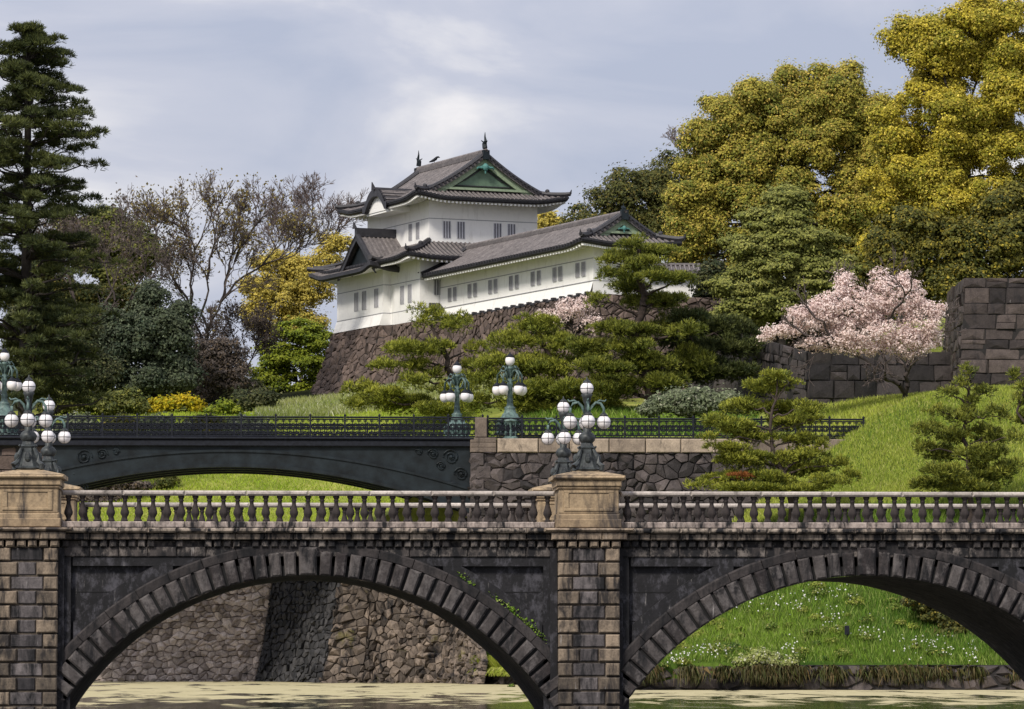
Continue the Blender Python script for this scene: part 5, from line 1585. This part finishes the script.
# left side
bare_tree('tall leafless tree with olive buds, dark forked trunk left of the turret', B_(205, 292), 292,
          [((205, 398), (206, 345), 1.6, 3), ((206, 360), (190, 310), 2.4, 5), ((206, 350), (222, 300), 2.4, 5), ((190, 310), (165, 265), 2.3, 5), ((222, 302), (232, 255), 2.3, 5), ((205, 345), (207, 280), 2.4, 5), ((222, 305), (262, 265), 2.2, 5), ((192, 312), (195, 250), 2.2, 5), ((232, 262), (255, 225), 2.0, 4), ((165, 268), (150, 235), 1.8, 4), ((207, 285), (215, 235), 1.9, 4)], r0=.2, seed=21, spread=.52, buds='olivebud', nb=3600, up=.10, k=.62, fork=(2, 4), mat='twigb')
bare_tree('purple grey leafless tree behind the yellow crown', B_(300, 322), 322,
          [((300, 390), (300, 300), 2.0, 4), ((300, 310), (280, 265), 2.2, 5), ((300, 305), (318, 260), 2.3, 5), ((300, 300), (300, 250), 2.3, 5), ((318, 262), (335, 235), 2.0, 4), ((282, 268), (270, 235), 2.0, 5), ((300, 255), (312, 225), 1.9, 5), ((330, 250), (345, 225), 1.8, 4)], r0=.16, seed=33, spread=.55, mat='twig', up=.08, k=.6, fork=(2, 4))
bt2, _, _, _ = bare_tree('brown twiggy tree between the tall conifer and the round green tree', B_(95, 276), 276,
          [((95, 410), (96, 340), 1.6, 3), ((96, 345), (75, 300), 2.0, 5), ((96, 340), (110, 295), 2.0, 5), ((96, 345), (130, 300), 2.0, 5), ((75, 302), (62, 275), 1.8, 5), ((110, 297), (105, 265), 1.8, 5), ((130, 302), (145, 275), 1.6, 4)], r0=.15, seed=35, spread=.6, mat='twigb', buds='brown', nb=2500, k=.75)
tree('yellow_tree', 'yellow leaved open tree left of the turret', 'yellow', [(328, 245, 16, 12), (270, 262, 22, 14), (250, 285, 14, 14), (300, 262, 20, 10), (292, 268, 28, 14), (265, 290, 24, 20), (310, 285, 30, 26), (285, 300, 34, 24), (258, 315, 18, 20), (325, 262, 18, 16), (345, 245, 16, 12), (300, 325, 34, 16), (275, 330, 22, 14)], 312, B_(285, 312), 6, .16, 25, 1.4, trunk_r=.22, extra=60)
tree('maple_tree', 'bright lime green maple at the foot of the rampart', 'lime', [(300, 332, 30, 16), (320, 345, 26, 18), (280, 350, 28, 16), (300, 365, 40, 18), (268, 375, 20, 14), (320, 372, 22, 20), (292, 390, 30, 14), (265, 392, 16, 10)], 307, B_(300, 307), 7, .18, 50, 1.2, flat=.42, trunk_r=.22, extra=26, updown=.8)
tree('evergreen_tree', 'round olive green tree behind the tall conifer', 'mid', [(112, 238, 32, 30), (140, 255, 24, 26), (90, 250, 30, 34), (118, 272, 36, 24), (75, 235, 26, 28)], 288, B_(112, 288), 9, .19, 85, 1.1)
tree('evergreen_tree', 'dark bluish evergreen tree in front of the bare tree', 'bluish', [(178, 318, 18, 18), (150, 325, 34, 32), (125, 345, 40, 36), (170, 345, 30, 34), (100, 330, 30, 26), (140, 375, 50, 26), (180, 375, 24, 26), (150, 295, 16, 16)], 274, B_(145, 274), 9, .19, 85, 1.15)
tree('evergreen_tree', 'dark evergreen tree left of the bluish one, below the conifer', 'dark', [(70, 345, 36, 34), (45, 370, 34, 28), (85, 375, 34, 24), (30, 330, 30, 40)], 268, B_(65, 268), 9, .19, 85, 1.1)
tree('evergreen_bush', 'grey green round bush near the left lamps', 'greygreen', [(55, 374, 24, 16), (72, 384, 16, 12), (36, 384, 20, 12)], Yg(55, 412), B_(55, Yg(55, 412)), 7, .22, 50, 1.2, trunk_r=.15, cat='bush')
tree('evergreen_bush', 'mid green bush just above the iron railing at left', 'mid', [(75, 402, 28, 12), (45, 402, 22, 14), (98, 408, 16, 8)], Yg(70, 420), B_(70, Yg(70, 420)), 7, .22, 50, 1.2, trunk_r=.15, cat='bush')
tree('evergreen_bush', 'olive bush above the iron railing beside the yellow shrub', 'mid', [(125, 400, 20, 12), (112, 408, 16, 8), (138, 408, 12, 8)], Yg(125, 417), B_(125, Yg(125, 417)), 6, .2, 46, 1.3, trunk_r=.12, cat='bush')
tree('yellow_shrub', 'vivid yellow shrub above the iron railing', 'gold', [(170, 404, 22, 8), (185, 402, 16, 7), (152, 410, 16, 6), (195, 409, 10, 5)], Yg(172, 414), B_(172, Yg(172, 414)), 5, .2, 40, 1.3, flat=.5, trunk_r=.1, cat='shrub')
tree('yellow_shrub', 'small lime yellow shrub right of the vivid yellow one', 'lime', [(224, 406, 10, 7), (212, 411, 10, 5), (236, 411, 8, 5)], Yg(222, 416), B_(222, Yg(222, 416)), 5, .18, 36, 1.2, flat=.5, trunk_r=.08, cat='shrub')
tree('brown_shrub', 'brownish half bare shrub left of the lime maple', 'brown', [(215, 372, 28, 24), (238, 382, 18, 22), (200, 388, 20, 20), (225, 350, 24, 16), (205, 352, 20, 16), (240, 362, 14, 20)], 280, B_(218, 280), 6, .16, 14, 1.2, trunk_r=.15, extra=70, cat='shrub')
tree('evergreen_bush', 'dark bush at the left foot of the grassy mound', 'dark', [(250, 402, 20, 12), (268, 400, 12, 10), (236, 408, 12, 8)], Yg(252, 412), B_(252, Yg(252, 412)), 6, .2, 46, 1.2, trunk_r=.1, cat='bush')
for i, (px, r, lab) in enumerate(((78, 20, 'low dark bush behind the iron railing, nearest the left lamps'), (118, 22, 'low dark bush behind the railing under the olive bush'), (160, 22, 'low dark bush behind the railing under the vivid yellow shrub'), (204, 22, 'low dark bush behind the railing under the small lime shrub'), (245, 20, 'low dark bush behind the railing beside the grassy mound'))):
    tree('evergreen_bush', lab, 'darkwarm' if i % 2 else 'greygreen', [(px, 424, r, 8), (px + 10, 430, r, 8), (px - 10, 432, r, 7)], Yg(px, 438), B_(px, Yg(px, 438)), 5, .16, 50, 1.2, trunk_r=.05, cat='bush', group='low bushes behind the iron railing')
tree('evergreen_tree', 'dark evergreen tree low behind the trunk of the bare tree', 'dark', [(195, 372, 26, 26), (215, 390, 30, 18), (180, 392, 30, 18), (240, 392, 22, 16)], 296, B_(200, 296), 8, .2, 85, 1.1)
bt3, _, _, _ = bare_tree('purple brown bare thicket left of the lime maple', B_(232, 300), 300, [((232, 398), (232, 372), 1.2, 4), ((232, 390), (215, 362), 1.2, 5), ((232, 390), (250, 362), 1.2, 5), ((232, 375), (238, 345), 1.2, 5), ((215, 364), (208, 342), 1.1, 5), ((250, 364), (256, 348), 1.0, 4)], r0=.12, seed=51, spread=.6, mat='twigb', k=.75, fork=(2, 4), buds='brown', nb=1500)
tree('evergreen_tree', 'dark green tree behind the bluish one, next to the conifer', 'darkwarm', [(60, 300, 34, 28), (100, 305, 36, 26), (35, 290, 30, 40), (135, 305, 26, 20), (80, 330, 40, 24)], 284, B_(85, 284), 9, .2, 85, 1.1)
# the tall conifer at the left
b0 = B_(24, 243); CR = []; RR = []; TG = []
rc_ = np.random.default_rng(77); sC = F / 243
prof_r = np.interp
for y in np.arange(34, 400, 7.6):
    half = float(np.interp(y, [25, 40, 60, 90, 135, 170, 200, 260, 330, 400], [14, 34, 48, 58, 84, 72, 92, 92, 86, 76]))
    for _ in range(3 if y < 60 else 4):
        az = rc_.random() * 2 * math.pi; Ln = half * (.62 + .42 * rc_.random()); 
        ex = np.array([math.cos(az), math.sin(az)])
        tip = at(28, y, 243) + np.array([ex[0] * Ln, ex[1] * Ln, (2 - 7 * rc_.random())]) / sC
        TG.append(tip)
        for t in np.linspace(.35, 1, 4):
            c = at(28, y - 4, 243) * (1 - t) + tip * t + rc_.normal(size=3) * 1.5 / sC
            CR.append(c); q = (4.5 + 4.0 * rc_.random()) * (1.15 - .35 * t) / sC; RR.append((q * 1.3, q * 1.3, q * .62))
cf = empty('conifer_tree', 'very tall dark conifer at the left picture edge', 'conifer', at(*b0, 243))
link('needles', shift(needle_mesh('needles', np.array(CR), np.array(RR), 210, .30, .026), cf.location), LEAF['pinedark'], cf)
S = limb_set([at(24, b0[1], 243), at(26, 300, 243), at(27, 200, 243), at(28, 110, 243), at(29, 26, 243)], .42, TG, .28)
link('trunk', shift(frusta('trunk', *S), cf.location), M['bark'], cf)

# pines in the middle
pine('olive green pine in front of the rampart, left of the iron bridge lamps', [(426, 319, 18, 12), (449, 326, 16, 9), (463, 321, 14, 9), (398, 349, 18, 9), (414, 351, 22, 9), (384, 366, 18, 6), (419, 367, 18, 7), (437, 349, 15, 8), (361, 391, 18, 8), (384, 398, 26, 9), (358, 405, 18, 6), (414, 383, 18, 9), (433, 376, 14, 9), (449, 395, 20, 12), (469, 385, 16, 12), (476, 350, 14, 9), (470, 366, 16, 8), (410, 405, 30, 8), (440, 410, 28, 8)], 252,
     [B_(452, 252), (452, 385), (448, 360), (438, 340), (430, 322)], 'pinelit', 150, .25, .26)
pine('dense green pine behind the two middle lamps', [(533, 327, 27, 11), (515, 343, 24, 11), (560, 343, 24, 11), (498, 362, 24, 11), (545, 368, 34, 12), (590, 358, 20, 11), (482, 380, 20, 10), (520, 393, 34, 12), (570, 393, 32, 12), (478, 402, 20, 9), (604, 385, 25, 12), (540, 408, 40, 8), (600, 406, 28, 9), (520, 372, 20, 8)], 247,
     [B_(545, 247), (548, 385), (552, 360), (538, 335), (533, 325)], 'pinelit', 140, .25, .28)
pine('tall old pine with bent trunk in front of the gallery gable', [(636, 244, 18, 7), (648, 251, 26, 8), (624, 256, 18, 7), (610, 263, 16, 7), (643, 266, 22, 8), (615, 276, 20, 8), (663, 278, 28, 7), (686, 282, 10, 4), (630, 290, 22, 9), (596, 301, 14, 7), (648, 303, 25, 8), (671, 303, 20, 7), (588, 346, 25, 9), (612, 330, 22, 8), (640, 331, 28, 9), (671, 326, 24, 10), (603, 368, 30, 11), (645, 365, 30, 11), (684, 332, 20, 10), (690, 363, 25, 14), (617, 390, 30, 10), (664, 385, 26, 11), (632, 348, 24, 8)], 243,
     [B_(654, 243), (652, 395), (643, 362), (634, 340), (642, 312), (645, 296), (636, 272), (640, 248)], 'pine', 150, .25, .42)
pine('dark spreading pine right of the tall bent pine', [(716, 332, 34, 12), (736, 350, 26, 11), (700, 355, 30, 12), (726, 372, 30, 10), (692, 320, 26, 10), (742, 332, 18, 9), (678, 345, 22, 10), (690, 378, 30, 9)], 246,
     [B_(665, 246), (664, 390), (672, 362), (695, 345), (714, 333)], 'pinedark', 170, .25, .24)
pine('yellow green pine with reddish dead sprig before the retaining wall', [(777, 378, 18, 6), (765, 389, 26, 8), (790, 383, 10, 6), (745, 407, 24, 8), (779, 409, 22, 8), (806, 410, 17, 8), (723, 422, 20, 7), (741, 428, 28, 8), (790, 424, 25, 8), (815, 421, 10, 6), (708, 438, 10, 5), (755, 439, 25, 8), (802, 442, 22, 7), (729, 452, 22, 7), (747, 462, 30, 8), (798, 458, 28, 8), (822, 445, 8, 4), (710, 480, 16, 5), (729, 479, 20, 6), (769, 478, 25, 7), (806, 470, 25, 8), (838, 465, 14, 7), (850, 476, 14, 7), (828, 482, 20, 6), (700, 486, 14, 5), (770, 490, 50, 5)], 205,
     [(791, basey(791, 205, T2) + 3), (789, 490), (779, 467), (773, 453), (770, 430), (776, 400)], 'pinelit', 190, .20, .2, spread=1.2)
pt = bpy.data.objects['pine_tree.004'] if 'pine_tree.004' in bpy.data.objects else None
if pt:
    me = needle_mesh('dead_needles', np.array([at(734, 476, 204), at(742, 475, 203.6), at(748, 477, 204)]), np.array([(.35, .3, .09)] * 3), 260, .16); shift(me, pt.location); link('dead_needles', me, LEAF['pinered'], pt)
pine('young upright dark pine on the grassy mound at right', [(968, 371, 7, 8), (962, 385, 9, 7), (950, 395, 14, 7), (985, 393, 13, 8), (972, 402, 14, 8), (937, 412, 12, 7), (965, 418, 20, 9), (1000, 415, 16, 9), (930, 432, 16, 8), (955, 438, 20, 9), (990, 435, 22, 10), (925, 448, 12, 7), (945, 455, 20, 9), (985, 455, 25, 10), (1012, 440, 14, 10), (945, 474, 24, 9), (985, 476, 28, 10), (1012, 470, 16, 10), (930, 486, 18, 7), (970, 488, 34, 7)], 204,
     [(968, basey(968, 204, T2) + 3), (968, 470), (967, 420), (968, 372)], 'pine', 190, .22, .16, spread=1.0)
pine('young pine cut off by the right picture edge', [(1016, 376, 7, 7), (1022, 388, 10, 7), (1026, 402, 14, 8), (1034, 420, 18, 9)], 207, [(1032, basey(1032, 207, T2) + 3), (1030, 430), (1024, 380)], 'pine', 190, .22, .12, spread=.8)
tree('evergreen_bush', 'low dark pine scrub on the bank seen through the right arch', 'darkwarm', [(935, 610, 22, 14), (915, 600, 16, 10), (955, 625, 22, 14), (940, 635, 18, 10), (975, 640, 16, 12)], 194.6, (940, 648), 5, .15, 50, 1.2, trunk_r=.08, cat='bush')
tree('flowering_shrub', 'pale yellow green shrub at the foot of the right bank', 'pale', [(765, 658, 20, 11), (745, 664, 12, 8), (785, 666, 12, 8)], 191.9, (765, 672), 5, .12, 44, 1.2, trunk_r=.05, cat='shrub')
tree('flowering_shrub', 'grey green shrub with white flowers below the dark spreading pine', 'greygreen', [(690, 398, 28, 12), (715, 400, 24, 12), (664, 404, 18, 10), (742, 406, 16, 9), (700, 408, 40, 9), (650, 410, 14, 7)], 229, B_(695, 229), 6, .17, 44, 1.3, trunk_r=.06, cat='shrub')
tree('brown_shrub', 'rusty brown shrub below the left half of the iron bridge', 'brown', [(120, 483, 18, 8), (98, 488, 16, 8), (140, 486, 12, 6), (85, 500, 20, 10), (112, 503, 18, 10)], Yg(115, 500), (115, 503), 5, .18, 26, 1.2, trunk_r=.06, cat='shrub')
tree('evergreen_bush', 'rounded green bush on the lawn under the iron bridge', 'mid', [(168, 482, 11, 7), (160, 487, 8, 5)], Yg(166, 490), (166, 492), 4, .16, 36, 1.3, trunk_r=.05, cat='bush')

# ------------------------------------------------------------------ grass and flowers


def blades(name, label, T, e0, px0, px1, Y0, Y1, n, h, w, m, dens=None, lean=.35, inside=None):
    Y = Y0 + (Y1 - Y0) * rng.random(n); px = px0 + (px1 - px0) * rng.random(n)
    x = (px - 278) / F * Y; ok = Y > e0(x) + .02
    if inside is not None: ok &= inside(x, Y)
    x, Y = x[ok], Y[ok]; n = len(x); z = T(x, Y)
    P = np.stack([x, Y, z - .02], 1)
    nz = np.sin(x * .9) * np.sin(Y * .7 + x * .3) * .35 + .65
    H = (h * (.45 + .9 * rng.random(n)) * (.7 + .5 * nz))[:, None]
    a = rng.random(n) * 2 * np.pi; side = np.stack([np.cos(a), np.sin(a) * .4, np.zeros(n)], 1) * w
    tip = P + np.array([0, 0, 1.0]) * H + rng.normal(size=(n, 3)) * lean * H * np.array([1, 1, .1])
    midp = (P + tip) / 2 + np.array([0, 0, .12]) * H
    v = np.stack([P - side, P + side, midp + side * .7, tip, midp - side * .7], 1).reshape(-1, 3)
    tone = np.clip(.5 + .45 * np.sin(x * .35 + Y * .21) * np.cos(Y * .5) + .2 * rng.normal(size=n), 0, 1)
    me = np_mesh(name, v, np.full(n, 5), np.arange(5 * n), tone)
    return tag(link(name, me, LEAF[m]), label, 'grass', kind='stuff')


blades('grass', 'tall green grass on the bank behind the right arch', T2, edge2, 470, 1150, 191, 207, 115000, .36, .016, 'grass')
blades('grass', 'bright short grass covering the mound at right', T2, edge2, 690, 1150, 206, 223, 108000, .20, .018, 'lawn')
blades('grass', 'mown lime green lawn under the iron bridge', T1, edge1, 60, 480, 235, 268, 70000, .16, .028, 'meadow')
blades('grass', 'pale seeding grass on the mound below the rampart', T1, edge1, 255, 520, 262, 290, 34000, .42, .03, 'pale')
blades('grass', 'grass on top of the mound behind the crest', T1, edge1, 800, 1150, 222.3, 236, 20000, .3, .025, 'lawn')
blades('grass', 'grassy verge behind the iron railing', T1, edge1, 480, 760, 226, 246, 20000, .4, .03, 'grass')
# dry tufts hanging over the stone edging
n = 9000; px = 628 + 420 * rng.random(n); px = px[np.sin(px * .043) + .8 * np.sin(px * .091 + 1) + .7 * np.sin(px * .173 + 2) + rng.normal(size=n) * .8 > .2]; n = len(px)
Y = 191.1 + .5 * rng.random(n); x = (px - 278) / F * Y; P = np.stack([x, Y, .75 + .35 * rng.random(n)], 1)
tip = P + np.stack([rng.normal(size=n) * .22, -.35 - .2 * rng.random(n), -.15 - .55 * rng.random(n)], 1); side = np.array([.025, 0, 0]); md = (P + tip) / 2 + np.array([0, 0, .22])
me = np_mesh('dry_grass', np.stack([P - side, P + side, md + side * .8, tip, md - side * .8], 1).reshape(-1, 3), np.full(n, 5), np.arange(5 * n), rng.random(n))
tag(link('dry_grass', me, LEAF['straw']), 'dry straw tufts overhanging the stone edging', 'grass', kind='stuff')
# wild flowers
cl = [(700, 652, 18), (725, 654, 16), (790, 655, 14), (830, 622, 10), (800, 605, 14), (940, 655, 16), (915, 653, 18), (975, 660, 8), (870, 640, 20), (760, 600, 25), (840, 600, 25), (680, 660, 12)]
PP = []
for c_, r_, s_ in cl:
    k = 26; u = c_ + rng.normal(size=k) * s_ * .6
    Yc = 191 + max(.4, (.0 + ((640 - r_) / F * 195 + EYE - .9) / .52)); Yv = Yc + rng.normal(size=k) * .5
    x = (u - 278) / F * Yv; PP.append(np.stack([x, Yv, T2(x, Yv) + .32 + .15 * rng.random(k)], 1))
P = np.concatenate(PP)
me = leaves_mesh('wildflowers', P, unit(len(P)) + np.array([0, -1, .6]), .085, rng.random(len(P)), .9)
tag(link('wildflowers', me, LEAF['flower']), 'white wild flowers scattered over the right bank', 'flowers', kind='stuff')
# leafy weeds in patches over the bank
kk = 260; px = 480 + 570 * rng.random(kk); Yv = 191.6 + 13 * rng.random(kk); px = np.where(rng.random(kk) < .5, 700 + 60 * rng.normal(size=kk) + 120 * (rng.random(kk) > .5), px); x = (px - 278) / F * Yv
C = np.stack([x, Yv, T2(x, Yv) + .1], 1); rr = .15 + .35 * rng.random(kk) ** 2; idx = np.repeat(np.arange(kk), (500 * rr).astype(int)); d = unit(len(idx)); d[:, 2] = np.abs(d[:, 2])
P = C[idx] + d * (rr[idx] * (.5 + .5 * rng.random(len(idx))))[:, None] * np.array([1.3, 1.2, .9])
me = leaves_mesh('weeds', P, d + unit(len(idx)) * .5, .11, np.clip(rng.random(kk)[idx] + .1 * rng.normal(size=len(idx)), 0, 1))
tag(link('weeds', me, LEAF['bankweed']), 'leafy green and yellowish weeds in patches over the right bank', 'weeds', kind='stuff')
# weeds on the arch band
P = []
for k in range(420):
    t = rng.choice([.62, .66, .70, .74, .78, .5]) + rng.normal() * .02; r = 329 / sB + .02
    P.append((bx(308) + r * math.sin(t) + rng.normal() * .03, YB + .36 + rng.random() * .2, bz(872) + r * math.cos(t) + abs(rng.normal()) * .09))
P = np.array(P); me = leaves_mesh('weeds', P, unit(len(P)) + np.array([0, -.5, .8]), .085, rng.random(len(P)))
tag(link('weeds', me, LEAF['grass']), 'small green weeds growing on the left arch moulding', 'weeds', kind='stuff')
# grass tuft at the corner right of the mossy wall
n = 7000; px = 474 + 75 * rng.random(n); Yq = np.interp(px, [474, 500, 560], [218.2, 215.5, 208.5]) + 2.2 * rng.random(n) ** 2 - .2; x = (px - 278) / F * Yq
zb = np.maximum(T2(x, Yq), 1.0); q = np.stack([x, Yq, zb - .1], 1); tip = q + np.stack([rng.normal(size=n) * .16, -.12 - .25 * rng.random(n), .25 + .4 * rng.random(n)], 1)
low = rng.random(n) < .35; tip[low, 2] -= .75; tip[low, 1] -= .3; side = np.array([.03, 0, 0])
me = np_mesh('grass_tuft', np.stack([q - side, q + side, tip + side * .2, tip - side * .2], 1).reshape(-1, 3), np.full(n, 4), np.arange(4 * n), rng.random(n))
tag(link('grass_tuft', me, LEAF['lawn']), 'bright green grass clump beside the right foot of the left arch', 'grass', kind='stuff')
# small dark post on the bank
p = at(847, 662, 193.5); mb = MB(); z = float(T2(np.array([p[0]]), np.array([193.5]))[0])
mb.tube([(p[0], 193.5, z - .2), (p[0], 193.5, z + .75)], .05, 6); mb.bbox(p[0] - .11, p[0] + .11, 193.36, 193.5, z + .35, z + .78, .02)
tag(mb.build('marker_post', M['iron']), 'small black marker post standing in the bank grass', 'post')
